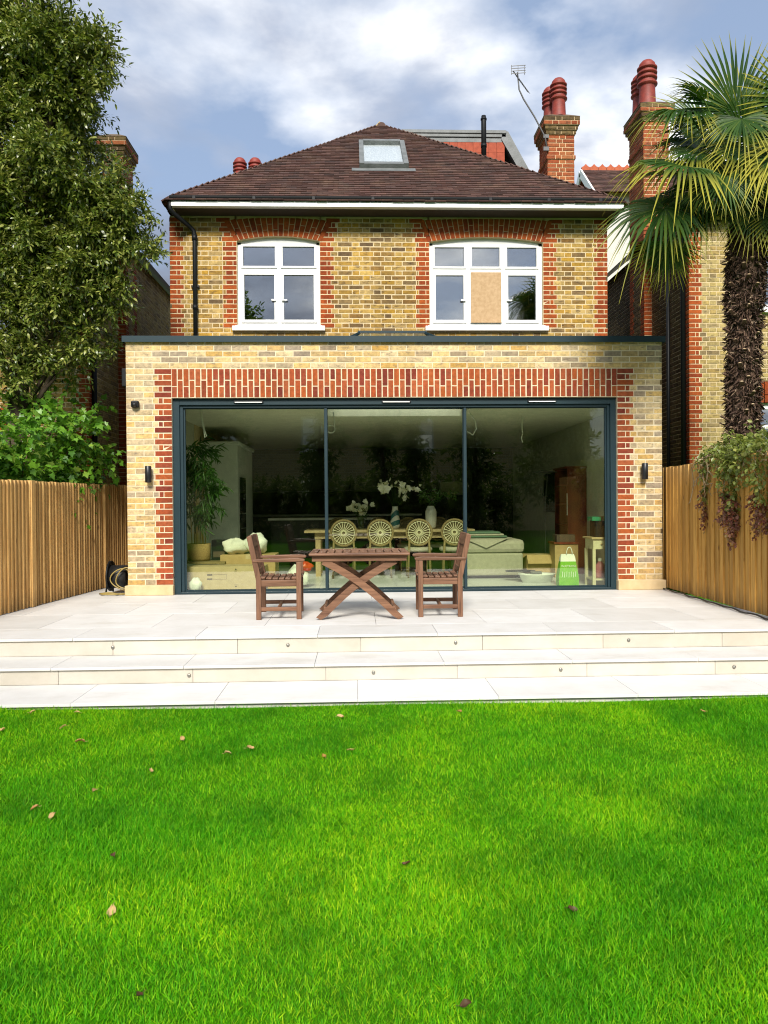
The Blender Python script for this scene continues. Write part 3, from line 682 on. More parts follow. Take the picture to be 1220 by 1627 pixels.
# roof slopes with plain tiles, coursed up to the hips
roof = MB()
roof.add([(RX0,EY,EZ),(RX1,EY,EZ),(AXR,AY,AZ),(AXL,AY,AZ),(RX0,8.7,EZ),(RX1,8.7,EZ),(AXL,6.6,AZ),(AXR,6.6,AZ)], [(0,1,2,3),(4,0,3,6),(1,5,7,2),(5,4,6,7),(3,2,7,6)])
rf = part('roof', roof, 'roofing_felt', house)
def tile_slope(p0, p1, a0, a1, gauge=.098, tw=.165):
    """tiles between the eave p0-p1 and the ridge a0-a1; each a thin tilted slab"""
    p0, p1, a0, a1 = map(Vector, (p0, p1, a0, a1)); mb = MB()
    e = (p1-p0).normalized(); mid = (p0+p1)/2; upv = ((a0+a1)/2-mid); upv -= e*upv.dot(e); slope = upv.length; upv.normalize()
    nn = e.cross(upv).normalized(); 
    if nn.z < 0: nn = -nn
    n = int(slope/gauge)
    for r in range(-1, n+1):
        t = max(0, (r+.5))*gauge/slope
        if t > 1: continue
        L, Rr = p0.lerp(a0, t), p1.lerp(a1, t); wdt = (Rr-L).length; base = mid + upv*(r*gauge)
        s0 = (L-base).dot(e)-.03; s1 = (Rr-base).dot(e)+.03; s = s0 - ((s0 - (tw/2)*(r % 2)) % tw)
        while s < s1:
            a, b = max(s, s0)+.0015, min(s+tw, s1)-.0015
            if b-a > .02:
                j = random.uniform(-.003, .005); dj = random.uniform(-.006, .004); j2 = j+random.uniform(-.003,.003)
                o = base
                vs = [o+e*a+upv*dj+nn*(.016+j), o+e*b+upv*dj+nn*(.016+j2), o+e*b+upv*(gauge*1.25)+nn*.004, o+e*a+upv*(gauge*1.25)+nn*.004,
                      o+e*a+upv*dj+nn*(.037+j), o+e*b+upv*dj+nn*(.037+j2), o+e*b+upv*(gauge*1.25)+nn*.017, o+e*a+upv*(gauge*1.25)+nn*.017]
                mb.add(vs, ((0,1,5,4),(4,5,6,7),(1,2,6,5),(3,0,4,7)))
            s += tw
    return mb
part('roof_tiles', tile_slope((RX0,EY,EZ),(RX1,EY,EZ),(AXL,AY,AZ),(AXR,AY,AZ)), 'roof_tile', rf, kind='stuff')
part('roof_tiles', tile_slope((RX0,8.7,EZ),(RX0,EY,EZ),(AXL,6.6,AZ),(AXL,AY,AZ)), 'roof_tile', rf, kind='stuff')
part('roof_tiles', tile_slope((RX1,EY,EZ),(RX1,8.7,EZ),(AXR,AY,AZ),(AXR,6.6,AZ)), 'roof_tile', rf, kind='stuff')
part('ridge_tile', MB().tube([(0.07,AY-.05,AZ-.01),(.07,6.6,AZ-.01)], .09, 10), 'roof_tile', rf)
part('finial', MB().prism([(-.12,AZ+.02),(.20,AZ+.02),(.04,AZ+.19)], 'y', AY+.15, AY+.32), 'ridge_ochre', rf)
# roof window in the slope
kz = (AZ-EZ)/(AY-EY); n_ = Vector((0, -kz, 1)).normalized(); upv = Vector((0, 1, kz)).normalized()
def rq(x, s, h): p = Vector((x, EY, EZ)) + upv*s + n_*h; return p
def sbox(x0, x1, s0, s1, h0, h1):
    vs = [rq(x, s, h) for h in (h0, h1) for x, s in ((x0,s0),(x1,s0),(x1,s1),(x0,s1))]
    return vs, ((3,2,1,0),(4,5,6,7),(0,1,5,4),(1,2,6,5),(2,3,7,6),(3,0,4,7))
sk = lambda *a: MB().add(*sbox(*a))
f = MB()
for a in ((-.39,-.31,1.58,3.10,.02,.12),(.36,.44,1.58,3.10,.02,.12),(-.31,.36,1.58,1.71,.02,.11),(-.31,.36,3.0,3.10,.02,.13)): f.add(*sbox(*a))
rw = part('roof_window', f, 'lead', house)
part('pane', sk(-.31,.36,1.71,3.0,.075,.085), 'roof_glass', rw)
part('blind', sk(-.31,.36,1.71,3.0,.045,.05), 'white_paint', rw)
part('flashing', sk(-.52,.55,1.42,1.57,.036,.042), 'lead', rw)
# tile hung dormer behind the ridge
dm = part('dormer', MB().prism([(.55,7.6),(2.62,7.6),(2.62,8.74),(.55,8.74)], 'y', 6.02, 7.4), 'hanging_tile', house); fix_normals(dm)
part('dormer_roof', MB().box(.50, 2.68, 5.94, 7.45, 8.81, 8.88).box(.50, 2.68, 5.96, 7.45, 8.74, 8.81).box(.52, 2.60, 5.985, 6.015, 8.64, 8.74), 'lead', dm, bevel=.01)
ht = MB()
for r in range(9):
    x = 1.0
    while x < 2.6:
        zt = 8.65-r*.1; ht.box(x+.003, x+.162, 5.992-.004*(r % 2)-random.uniform(0,.005), 6.016, zt-.115, zt); x += .165
part('hanging_tiles', ht, 'hanging_tile', dm, kind='stuff')
part('verge', MB().prism([(2.60,8.88),(2.72,8.86),(3.38,7.66),(3.24,7.56),(2.58,8.70)], 'y', 5.96, 7.4), 'lead', dm); fix_normals(LAST[0])
part('flue', MB().tube([(2.01,4.78,7.6),(2.01,4.78,8.50),(2.01,4.78,8.58)], [.05,.05,.045], 12).tube([(2.01,4.78,8.5),(2.01,4.78,8.53)], .06, 12).tube([(2.01,4.78,7.98),(2.01,4.78,8.04)], .058, 12), 'black_plastic', house)

def chimney(parent, x0, x1, y0, y1, zb, zt, pots, singles, cap='brick'):
    ch = part('chimney', MB().box(x0+.004, x1-.004, y0+.004, y1-.004, zb, zt), 'mortar_red', parent); B = Bricks()
    n = int((zt-zb)/C_)
    for r in range(n):
        z = zt-(r+.5)*C_; k = n-1-r
        g_ = {0: .085, 1: .085, 2: .055, 3: .028, 4: 0.0, 9: .02}.get(r, 0.0)
        X0, X1, Y0, Y1 = x0-g_, x1+g_, y0-g_, y1+g_
        if g_: 
            mbx = MB().box(X0+.006, X1-.006, Y0+.006, Y1-.006, z-C_/2, z+C_/2); part('corbel', mbx, 'mortar_red', ch)
        o_ = .11*(r % 2)
        m_ = 'brick_grime_shade' if (r < 4 and r != 1) else 'brick_chimney'
        fill(B, X0, X1, z, Y0, m_, 'flemish', r, origin=X0+o_)
        for X, nn in ((X0, (-1,0,0)), (X1, (1,0,0))): fill(B, Y0, Y1, z, X, m_, 'stretcher', r, u=(0,1,0), n=nn, origin=Y0)
    B.emit(ch, {'brick_chimney': 'brick', 'brick_grime_shade': 'brick'}, singles, near)
    part('flaunching', MB().add([(x0-.09,y0-.09,zt),(x1+.09,y0-.09,zt),(x1+.09,y1+.09,zt),(x0-.09,y1+.09,zt),(x0+.1,y0+.12,zt+.13),(x1-.1,y0+.12,zt+.13),(x1-.1,y1-.12,zt+.13),(x0+.1,y1-.12,zt+.13)], ((0,1,5,4),(1,2,6,5),(2,3,7,6),(3,0,4,7),(4,5,6,7))), 'mortar_dirty', ch)
    for (px_, py_, zz_, s) in pots: pot(ch, px_, py_, zz_, s)
    return ch
def pot(parent, x, y, z, s=1.0):
    prof = [(.135,0),(.125,.05),(.115,.28),(.12,.30),(.15,.315),(.15,.335),(.125,.34)]
    z0 = .34
    for k in range(3): prof += [(.12,z0+.03),(.118,z0+.055),(.145,z0+.06),(.148,z0+.085),(.12,z0+.09)]; z0 += .075
    prof += [(.125,z0+.03),(.115,z0+.07),(.08,z0+.11),(0,z0+.125)]
    o = part('chimney_pot', MB().lathe([(r*s, h*s) for r, h in prof], (x, y, z), 18), 'pot_clay', parent)
    return o
chimney(house, 3.045, 3.535, 4.0, 4.62, 6.2, 8.16, [(3.20,4.42,8.25,1.0),(3.30,4.18,8.25,1.05)], 60)
chimney(house, -3.1, -2.45, 6.2, 6.9, 6.4, 7.72, [(-2.88,6.4,7.77,1.0),(-2.56,6.4,7.77,1.0)], 0)
# aerial on the chimney
ae = thing('tv_aerial', 'grey television aerial on a bent pole fixed to the chimney', 'aerial', (2.98, 3.98, 7.8))
part('mast', MB().tube([(3.03,3.97,7.55),(2.99,3.96,7.80),(2.80,3.95,8.15),(2.60,3.95,8.47),(2.52,3.95,8.64),(2.49,3.95,8.95)], .014, 8), 'aerial_grey', ae)
part('clamp', MB().box(2.96, 3.06, 3.95, 3.992, 7.55, 7.62).box(2.96, 3.06, 3.95, 3.992, 7.78, 7.84), 'aerial_grey', ae)
am = MB().bar((2.40,3.90,8.95),(2.72,4.1,8.68),.014,.014)
for k in range(8):
    p = Vector((2.43,3.92,8.925)).lerp(Vector((2.72,4.1,8.68)), .25+.75*k/7); am.bar(p-Vector((.0,.10,.0))-Vector((.055,0,.03)), p+Vector((0,.10,0))+Vector((.055,0,.03)), .007, .007)
part('boom', am, 'aerial_grey', ae)
am = MB()
for z in (8.90, 8.945, 8.99, 9.035): am.bar((2.365,3.90,z),(2.625,3.88,z+.01),.008,.010)
for x in (2.37, 2.49, 2.61): am.bar((x,3.90,8.88),(x,3.89,9.05),.008,.008)
part('reflector', am, 'aerial_grey', ae)
# ------------------------------------------------------------------ neighbouring houses
def neighbour(name, label, X0, X1, Y, zt, flank_x, nrm, breast, windows, singles, stock, fmat='brick_grime_shade'):
    h = thing(name, label, 'house', ((X0+X1)/2, Y, 0)); s = nrm[0]     # s: side the visible flank faces
    wv = MB(); holes = [(a, b, c, d) for a, b, c, d in windows]
    wall_grid(wv, X0+.004, X1-.004, -.3, zt, holes, Y+.004, Y+.3)
    fx = flank_x; a, b = sorted((fx-s*.004, fx-s*.3)); wv.box(a, b, Y+.3, 10, -.3, zt)
    b0, b1, bx = breast; a, b = sorted((fx-s*.004, bx-s*.004)); wv.box(a, b, b0+.004, b1, -.3, zt+.6)
    wl = part('wall', wv, 'mortar_old', h); B = Bricks(); F = Bricks(); n = int(zt/C_)
    for r in range(n):
        z = zt-(r+.5)*C_; q = .215 if r % 2 == 0 else .163
        cuts = sorted([(c, d) for c, d, e, f_ in windows if e-.09 < z < f_+.36])
        lo, hi = X0, X1
        def redq(a, b):
            if b-a < .17: B.put((a+.05125, Y, z), .1025, .065, 'brick_red_old'); B.put(((a+.1125+b)/2, Y, z), b-a-.1125, .065, 'brick_red_old')
            else: B.put(((a+b)/2, Y, z), b-a, .065, 'brick_red_old')
        if s < 0: redq(X0, X0+q); lo = X0+q+.01
        else: redq(X1-q, X1); hi = X1-q-.01
        x = lo
        for c, d in cuts + [(hi, hi)]:
            fill(B, x, c-.010, z, Y, stock, 'flemish', r, origin=.1); x = d+.010
        # flank, with red corners on the chimney breast
        for (ya, yb, fxx) in ((Y, b0, fx), (b0, b1, bx), (b1, 10, fx)):
            e = q if ya != b1 else 0
            if e: F.put((fxx, ya+e/2, z), e, .065, 'brick_red_old', (0,1,0), nrm)
            e2 = q if ya == b0 else 0
            if e2: F.put((fxx, yb-e2/2, z), e2, .065, 'brick_red_old', (0,1,0), nrm)
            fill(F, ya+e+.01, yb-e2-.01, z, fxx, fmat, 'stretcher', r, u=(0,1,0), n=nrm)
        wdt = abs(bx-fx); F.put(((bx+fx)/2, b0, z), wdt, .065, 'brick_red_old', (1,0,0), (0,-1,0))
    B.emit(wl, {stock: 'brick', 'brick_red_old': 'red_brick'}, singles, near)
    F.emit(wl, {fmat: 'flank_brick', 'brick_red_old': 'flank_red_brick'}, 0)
    for a, b, c, d in windows:
        t = part('window', MB().box(a, a+.07, Y+.07, Y+.14, c, d).box(b-.07, b, Y+.07, Y+.14, c, d).box(a+.07, b-.07, Y+.07, Y+.14, c, c+.07).box(a+.07, b-.07, Y+.07, Y+.14, d-.10, d).box((a+b)/2-.035, (a+b)/2+.035, Y+.07, Y+.14, c+.07, d-.1)
                 .box(a+.07, b-.07, Y+.08, Y+.13, d-.42, d-.36).box(a+.30, a+.325, Y+.085, Y+.13, c+.07, d-.1), 'white_paint', h)
        part('pane', MB().box(a+.07, b-.07, Y+.10, Y+.112, c+.07, d-.1), 'window_glass', t)
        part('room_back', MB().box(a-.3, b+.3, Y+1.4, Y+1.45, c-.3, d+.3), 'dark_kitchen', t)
        part('sill', MB().box(a-.07, b+.07, Y-.07, Y+.07, c-.09, c-.003), 'white_paint', t, bevel=.006)
        k = int((b-a)/.075); BB = Bricks(); pw = (b-a)/k
        lb = part('lintel', MB().box(a, b, Y+.004, Y+.12, d, d+.37), 'mortar_red', h)
        for i in range(k):
            cut = .215 if i % 2 else .13
            for p_, q_ in ((.004, cut-.005), (cut+.005, .36)): BB.put((a+(i+.5)*pw, Y, d+(p_+q_)/2), q_-p_, pw-.011, 'brick_red_old', u=(0,0,1), up=(-1,0,0))
        BB.emit(lb, {'brick_red_old': 'red_brick'}, 300)
    return h
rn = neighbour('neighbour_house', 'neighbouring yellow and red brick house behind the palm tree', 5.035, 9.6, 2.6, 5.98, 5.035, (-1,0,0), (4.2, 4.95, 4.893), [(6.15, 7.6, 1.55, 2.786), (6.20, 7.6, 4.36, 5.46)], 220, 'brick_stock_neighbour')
part('roof', MB().add([(4.80,2.25,5.95),(10,2.25,5.95),(8.9,6.0,8.8),(8.4,6.0,8.8),(4.80,10,5.95)], [(0,1,2,3),(4,0,3)]), 'roof_tile', rn)
part('roof_tiles', tile_slope((4.80,2.25,5.97),(10,2.25,5.97),(8.4,6.0,8.82),(8.9,6.0,8.82)), 'roof_tile', rn, kind='stuff')
part('fascia', MB().box(4.86, 9.9, 2.28, 2.31, 5.84, 5.96), 'white_paint', rn)
part('downpipe', MB().tube([(5.02,2.50,5.8),(4.985,2.72,5.6),(4.985,2.72,0)], .04, 10), 'black_plastic', rn)
chimney(rn, 4.893, 5.367, 4.2, 4.95, 5.9, 8.52, [(5.02,4.72,8.60,1.1),(5.05,4.42,8.60,1.25)], 0)
part('gutter_pipe', MB().tube([(4.97,3.3,5.9),(4.97,3.3,0)], .03, 8), 'black_plastic', rn)
ln = neighbour('neighbour_house', 'neighbouring brick house half hidden behind the leafy tree', -9.6, -4.70, 2.4, 5.95, -4.70, (1,0,0), (3.9, 4.62, -4.56), [(-7.2, -5.72, .95, 2.35), (-7.2, -5.72, 3.9, 5.2)], 120, 'brick_stock', 'brick_stock_neighbour')
part('roof', MB().add([(-4.5,2.05,5.92),(-10,2.05,5.92),(-8.9,5.8,8.8),(-8.3,5.8,8.8),(-4.5,10,5.92)], [(1,0,3,2),(0,4,3)]), 'roof_tile', ln)
part('roof_tiles', tile_slope((-10,2.05,5.94),(-4.5,2.05,5.94),(-8.9,5.8,8.82),(-8.3,5.8,8.82)), 'roof_tile', ln, kind='stuff')
part('downpipe', MB().tube([(-4.66,2.52,5.8),(-4.66,2.52,0)], .04, 10), 'black_plastic', ln)
chimney(ln, -4.97, -4.61, 4.0, 4.62, 5.8, 7.72, [], 0)
fh = thing('distant_house', 'far gabled roof with crested red ridge tiles beside the chimney', 'house', (8, 13, 0))
part('wall', MB().prism([(11.0,0),(13,0),(13,9.65),(12.0,10.55),(11.0,9.65)], 'x', 6.30, 12), 'plaster', fh); fix_normals(LAST[0])
part('roof', MB().add([(6.05,10.8,9.6),(12.3,10.8,9.6),(12.3,12,10.68),(6.05,12,10.68),(6.05,13.2,9.6),(12.3,13.2,9.6)], [(0,1,2,3),(3,2,5,4)]), 'hanging_tile', fh)
part('roof_tiles', tile_slope((6.05,10.8,9.62),(12.3,10.8,9.62),(6.05,12,10.7),(12.3,12,10.7)), 'roof_tile', fh, kind='stuff')
part('bargeboard', MB().bar((6.02,10.78,9.52),(6.02,12,10.62),.05,.20).bar((6.02,13.2,9.52),(6.02,12,10.62),.05,.22), 'white_paint', fh)
k = 0; x = 6.05
while x < 12.2:
    part('crest_tile', MB().prism([(x,10.62),(x+.23,10.62),(x+.23,10.78),(x+.18,10.80),(x+.115,10.87),(x+.05,10.80),(x,10.78)], 'y', 11.96, 12.04), 'ridge_clay', fh); fix_normals(LAST[0]); x += .24
# house and planting at the garden end: behind the camera, seen in the glass
gh = thing('rear_house', 'brick house at the far end of the garden mirrored in the glass doors', 'house', (0, -34, 0))
wv = MB(); wins = [(2.4,4.0,4.2,6.2),(5.6,6.8,4.2,6.2),(-3.6,-2.2,4.2,6.2),(-8.6,-7.2,4.2,6.2),(-3.6,-2.2,.6,2.6)]
wall_grid(wv, -13, 13, -.4, 7.4, wins, -34, -33.7); part('wall', wv, 'far_brick', gh)
part('roof', MB().prism([(-33.3,7.3),(-43,7.3),(-38,11.0)], 'x', -13.2, 13.2), 'roof_tile', gh); fix_normals(LAST[0])
for a, b, c, d_ in wins:
    t = part('window', MB().box(a, a+.12, -33.9, -33.74, c, d_).box(b-.12, b, -33.9, -33.74, c, d_).box(a+.12, b-.12, -33.9, -33.74, c, c+.12).box(a+.12, b-.12, -33.9, -33.74, d_-.12, d_).box(a+.12, b-.12, -33.9, -33.74, (c+d_)/2-.05, (c+d_)/2+.05).box((a+b)/2-.03, (a+b)/2+.03, -33.9, -33.76, c+.12, d_-.12).box(a-.1, b+.1, -33.7, -33.5, c-.12, c-.01), 'white_paint', gh)
    part('pane', MB().box(a+.12, b-.12, -33.86, -33.84, c+.12, d_-.12), 'window_glass', t)
rng = np.random.default_rng(11)
def simple_tree(name, label, x, y, h, r, blobs, mat, density, L, per=10, group=None, trunk_r=.14):
    t = thing(name, label, 'tree', (x, y, -.35), 0, group)
    tr = MB().tube([(x,y,-.4),(x+.05,y,h*.35),(x-.05,y+.05,h*.7),(x,y,h*.9)], [trunk_r,trunk_r*.8,trunk_r*.5,trunk_r*.15], 9)
    for b in blobs[::2]: tr.tube([(x,y,max(.3,b[2]*.55)),((x+b[0])/2,(y+b[1])/2,b[2]*.85),(b[0],b[1],b[2])], [trunk_r*.4,trunk_r*.25,.015], 6)
    part('trunk', tr, 'bark', t)
    V, I = sprays(rng, blobs, density, per, L, L*.45, LEAF, twig=L*2.6)
    o = link('crown', np_mesh('crown', V, I), mat, t); return t
for k, (x, y, h, r) in enumerate([(-6.0,-19.5,11.0,1.7),(-1.9,-21,5.6,.85),(.6,-21.5,6.2,.8),(1.9,-21,5.2,.75),(4.3,-20.5,5.4,.9),(7.5,-20,7.5,1.5),(-9.5,-20.5,8,1.7)]):
    bl = []
    n = int(h*1.6)
    for i in range(n):
        z = h*(.22+.78*i/n) if h < 12 else h*(.12+.88*i/n); rr = r*(.55+.45*math.sin(math.pi*min(1,(.15+.85*i/n))))
        bl.append((x+random.uniform(-.5,.5)*r, y+random.uniform(-.5,.5)*r, z, rr*.75))
    simple_tree('garden_tree', ['tall broad tree mirrored in the upper left window','slim upright tree mirrored behind the left mullion','slim upright tree mirrored left of the vases','slim upright tree mirrored above the white vase','slim upright tree mirrored in the right door pane','round bushy tree mirrored at the right door jamb','round bushy tree mirrored at the left door jamb'][k], x, y, h, r, bl, 'dark_leaf', 85, .24, 8, 'trees mirrored in the glass')
hb = [(x, -23.2+random.uniform(-.3,.3), z, .75) for x in np.arange(-6, 6.1, .8) for z in (.3, 1.1, 1.7)]
V, I = sprays(rng, hb, 110, 8, .16, .09, LEAF, twig=.4)
hd = thing('hedge', 'dark hedge along the end of the garden mirrored in the glass', 'hedge', (0, -23.2, -.35))
link('foliage', np_mesh('foliage', V, I), 'dark_leaf', hd)
part('stems', MB().tube([(-3,-23.2,-.4),(-3,-23.2,1.2)],.06,6).tube([(0,-23.2,-.4),(0,-23.2,1.2)],.06,6).tube([(3,-23.2,-.4),(3,-23.2,1.2)],.06,6), 'bark', hd)

# ------------------------------------------------------------------ fences
def fence(name, label, xf, y0, y1, ztop, zb, pitch, bw, side, mat, posts):
    t = thing(name, label, 'fence', (xf(y0), y0, zb(y0))); y = y0; k = 0
    while y < y1:
        x = xf(y); z0 = zb(y)+random.uniform(0,.006); z1 = ztop(y)+random.uniform(-.004,.004); e = side*(.004 if k % 2 else .0)+side*random.uniform(0,.003)
        tilt = side*.016
        xa, xb = x+e+tilt, x+e            # feather edge: thick to thin
        yy = y+bw
        mb = MB().add([(xa,y,z0),(xb,yy,z0),(x-side*.02,yy,z0),(x-side*.02,y,z0),(xa,y,z1),(xb,yy,z1),(x-side*.02,yy,z1),(x-side*.02,y,z1)], ((3,2,1,0),(4,5,6,7),(0,1,5,4),(1,2,6,5),(2,3,7,6),(3,0,4,7)))
        o = part('fence_board', mb, mat, t); fix_normals(o)
        y += pitch; k += 1
    for yp in posts:
        x = xf(yp); a, b = sorted((x+side*.030, x-side*.07)); part('fence_post', MB().box(a, b, yp-.055, yp+.055, zb(yp), ztop(yp)+.004), mat, t, bevel=.004)
    for zz_ in (.35, 1.15):
        pts = [(xf(yy)-side*.045, yy, zz_) for yy in (y0, y1)]; part('rail', MB().bar(pts[0], pts[1], .05, .07), mat, t)
    return t
lf = lambda y: -4.263+.0857*(y+1.697)
fence('timber_fence', 'golden timber boarded fence on the left side of the patio', lf, -4.6, 3.2, lambda y: 1.45+.006*y, lambda y: .004 if y > -3.2 else -.30, .078, .0755, 1, 'fence_timber', [-3.0, -1.02, 1.0])
rfx = lambda y: 3.60+.027*y if y > -3.3 else 3.60+.027*y
fence('timber_fence', 'golden timber boarded fence under the ivy and palm on the right side', rfx, -4.6, 3.0, lambda y: 1.605+(.03 if y < -.9 else 0), lambda y: .02 if y > -3.2 else -.30, .118, .115, -1, 'fence_timber_warm', [-2.7, -.92, .9])
cb = MB().tube([(3.56+.027*y-.035-.02*math.sin(y*5)**2, y, .012+.012*math.sin(y*7)**2) for y in np.arange(-3.1, .05, .1)], .009, 6)
setp(part('cable', cb, 'rubber_black'), 'thin black cable running along the foot of the fence under the ivy', 'cable')
# hose reel in the side passage
t = thing('hose_reel', 'black drum with coiled black and yellow hose in the side passage', 'hose reel', (-3.62, .25, 0))
part('drum', MB().tube([(-3.72,.3,.22),(-3.50,.3,.22)], .15, 20), 'rubber_black', t)
part('drum_flange', MB().tube([(-3.74,.3,.23),(-3.72,.3,.23)], .20, 22), 'black_plastic', t)
part('frame', MB().tube([(-3.75,.15,.01),(-3.75,.3,.42),(-3.75,.45,.01)], .012, 8).tube([(-3.47,.15,.01),(-3.47,.3,.42),(-3.47,.45,.01)], .012, 8), 'black_plastic', t)
hp = [(-3.56+(.13+.03*math.sin(a*.7))*math.cos(a)+.010*a, .13-.02*a/6, .19+(.14+.03*math.cos(a*.9))*math.sin(a)) for a in np.linspace(0, 14, 60)]
part('hose_coil', MB().tube(hp, .0085, 7), 'hose_yellow', t)
part('loose_hose', MB().tube([(-3.50,.05,.02),(-3.60,-.02,.02),(-3.74,.0,.022),(-3.80,.06,.02),(-3.70,.1,.03),(-3.55,.02,.018),(-3.46,.04,.02)], .012, 7), 'hose_yellow', t)

# ------------------------------------------------------------------ left tree and vine
rng = np.random.default_rng(5)
TB = [(-4.676,.5,7.561,.86),(-4.107,.4,7.26,.55),(-4.688,.5,6.56,.92),(-4.15,.3,6.546,.36),(-4.867,.5,5.389,1.0),(-4.38,.2,5.40,.50),(-3.80,.2,5.12,.34),(-3.53,.2,5.06,.50),(-3.33,.1,4.509,.33),(-4.143,.3,4.49,.75),(-5.005,.6,4.331,.75,.7),(-3.60,.3,4.05,.32,.8),(-4.764,.6,3.528,.62,.4),(-4.05,.6,3.5,.42,.35),(-6.155,.8,7.213,1.32,.5),(-6.177,.8,5.503,1.32,.5),(-5.967,.8,8.752,1.32,.5),(-4.783,.8,8.859,.95,.6),(-3.78,.2,7.05,.18,.7),(-3.80,.15,6.65,.16,.6),(-4.9,1.3,6.3,1.2,.5),(-4.5,1.1,5.0,.8,.4),(-4.9,.3,3.0,.5,.45),(-4.35,.5,3.05,.38,.35),(-5.3,.2,3.5,.6,.7),(-5.5,.3,2.8,.6,.6),(-3.72,.25,4.62,.42),(-3.85,.4,3.95,.38,.8),(-4.15,.5,3.25,.34,.6),(-4.5,.3,3.9,.5,.8)]
tr = thing('leafy_tree', 'tall olive green small leaved tree overhanging the fence and roof edge', 'tree', (-5.15, .6, -.3))
tk = MB().tube([(-5.15,.6,-.4),(-5.1,.6,1.5),(-5.0,.6,3.2),(-4.95,.55,5.2),(-4.9,.55,7.2),(-4.8,.6,8.6)], [.16,.14,.12,.09,.06,.02], 10)
for b in TB:
    tk.tube([(-5.0,.6,max(2.2,b[2]-1.1)), ((-5.0+b[0])/2, (.6+b[1])/2, b[2]-.35), (b[0], b[1], b[2])], [.045,.03,.006], 6)
part('trunk', tk, 'bark', tr)
SB = []
for (x, y, z, r, *q) in TB:                      # each bough carries smaller clumps with gaps between
    for k in range(int(9+10*r)):
        d_ = unit(rng.normal(size=3)); rad = r*(.35+.6*rng.random()); s_ = r*(.22+.20*rng.random())
        SB.append((x+d_[0]*rad, y+d_[1]*rad, z+d_[2]*rad, max(.12, s_), (q[0] if q else 1.0)))
V, I = sprays(rng, SB, 680, 15, .078, .030, LEAF4, twig=.34, shell=.15, gravity=-.05)
link('crown', np_mesh('crown', V, I), 'tree_leaf', tr)
VB = [(-4.62,-.6,1.94,.42),(-4.456,.2,2.10,.44),(-4.194,.6,2.08,.36),(-4.02,.9,1.80,.22),(-4.338,.3,1.72,.36),(-4.43,-.7,1.62,.26),(-4.75,-1.5,1.83,.42),(-4.774,.6,2.62,.30,.5),(-4.14,.9,2.45,.20,.5),(-4.469,.8,2.75,.26,.4),(-4.7,.0,1.5,.5),(-4.9,-.9,1.5,.5),(-4.35,1.0,1.45,.35),(-4.6,.4,1.2,.5)]
vn = thing('grape_vine', 'bright green broad leaved climber spilling over the fence top', 'climber', (-4.75, .2, -.3))
V, I = sprays(rng, VB, 400, 7, .085, .085, LOBED, twig=.34, shell=.45, gravity=-.25)
link('foliage', np_mesh('foliage', V, I), 'vine_leaf', vn)
sm = MB()
for b in VB: sm.tube([(-4.75,.2,-.3),((-4.75+b[0])/2,b[1]*.6,b[2]*.6),(b[0],b[1],b[2]),(b[0]+.12,b[1]-.1,b[2]+.2)], [.03,.018,.009,.003], 6)
part('stems', sm, 'stem_vine', vn)

# ------------------------------------------------------------------ palm
K0 = Vector((3.95, -1.5, 4.42))
palm = thing('palm_tree', 'shaggy trunked fan palm rising behind the ivy covered fence', 'palm tree', (3.86, -1.5, -.3))
prof = []
tkp = MB(); pts = []; rs = []
for i in range(40):
    z = -.4+4.75*i/39; pts.append((3.845+.09*max(0,(z-2.5)/2)**2, -1.5, z)); rs.append(.125+.012*math.sin(i*1.9)+.012*random.random() + (.03 if z > 3.4 else 0))
tkp.tube(pts, rs, 16); part('trunk', tkp, 'palm_fibre', palm)
rng = np.random.default_rng(9)
n = 9000; z = rng.random(n)*3.5+.9; a = rng.random(n)*2*np.pi; c = np.stack([np.cos(a), np.sin(a), 0*a], 1)
cx = 3.845+.09*np.maximum(0, (z-2.5)/2)**2
base = np.stack([cx, -1.5+0*z, z], 1) + c*(.120+.03*rng.random(n)+.03*(z > 3.3))[:, None]
dv = unit(c*.55 + np.array((0,0,-.55)) + rng.normal(size=(n,3))*.42); L = .04+.075*rng.random(n)
V, I = leaves(base, dv, c+rng.normal(size=(n,3))*.3, L, .008+.014*rng.random(n), LEAF)
link('trunk_fibre', np_mesh('trunk_fibre', V, I), 'palm_fibre', palm)['kind'] = 'stuff'
for i in range(130):
    z = 1.15+3.0*((i+.5)/130); a = i*2.399+random.uniform(-.3,.3); cx = 3.845+.09*max(0,(z-2.5)/2)**2
    p = Vector((cx+.12*math.cos(a), -1.5+.12*math.sin(a), z)); d = Vector((math.cos(a), math.sin(a), .55)).normalized(); ln_ = random.uniform(.07,.15)
    mb = MB().bar(p-d*.02, p+d*ln_, .045, .014)
    part('leaf_stub', mb, 'palm_fibre', palm)
    e = p+d*ln_; part('cut_end', MB().bar(e, e+d*.004, .024, .012), 'leaf_base_pale', palm)
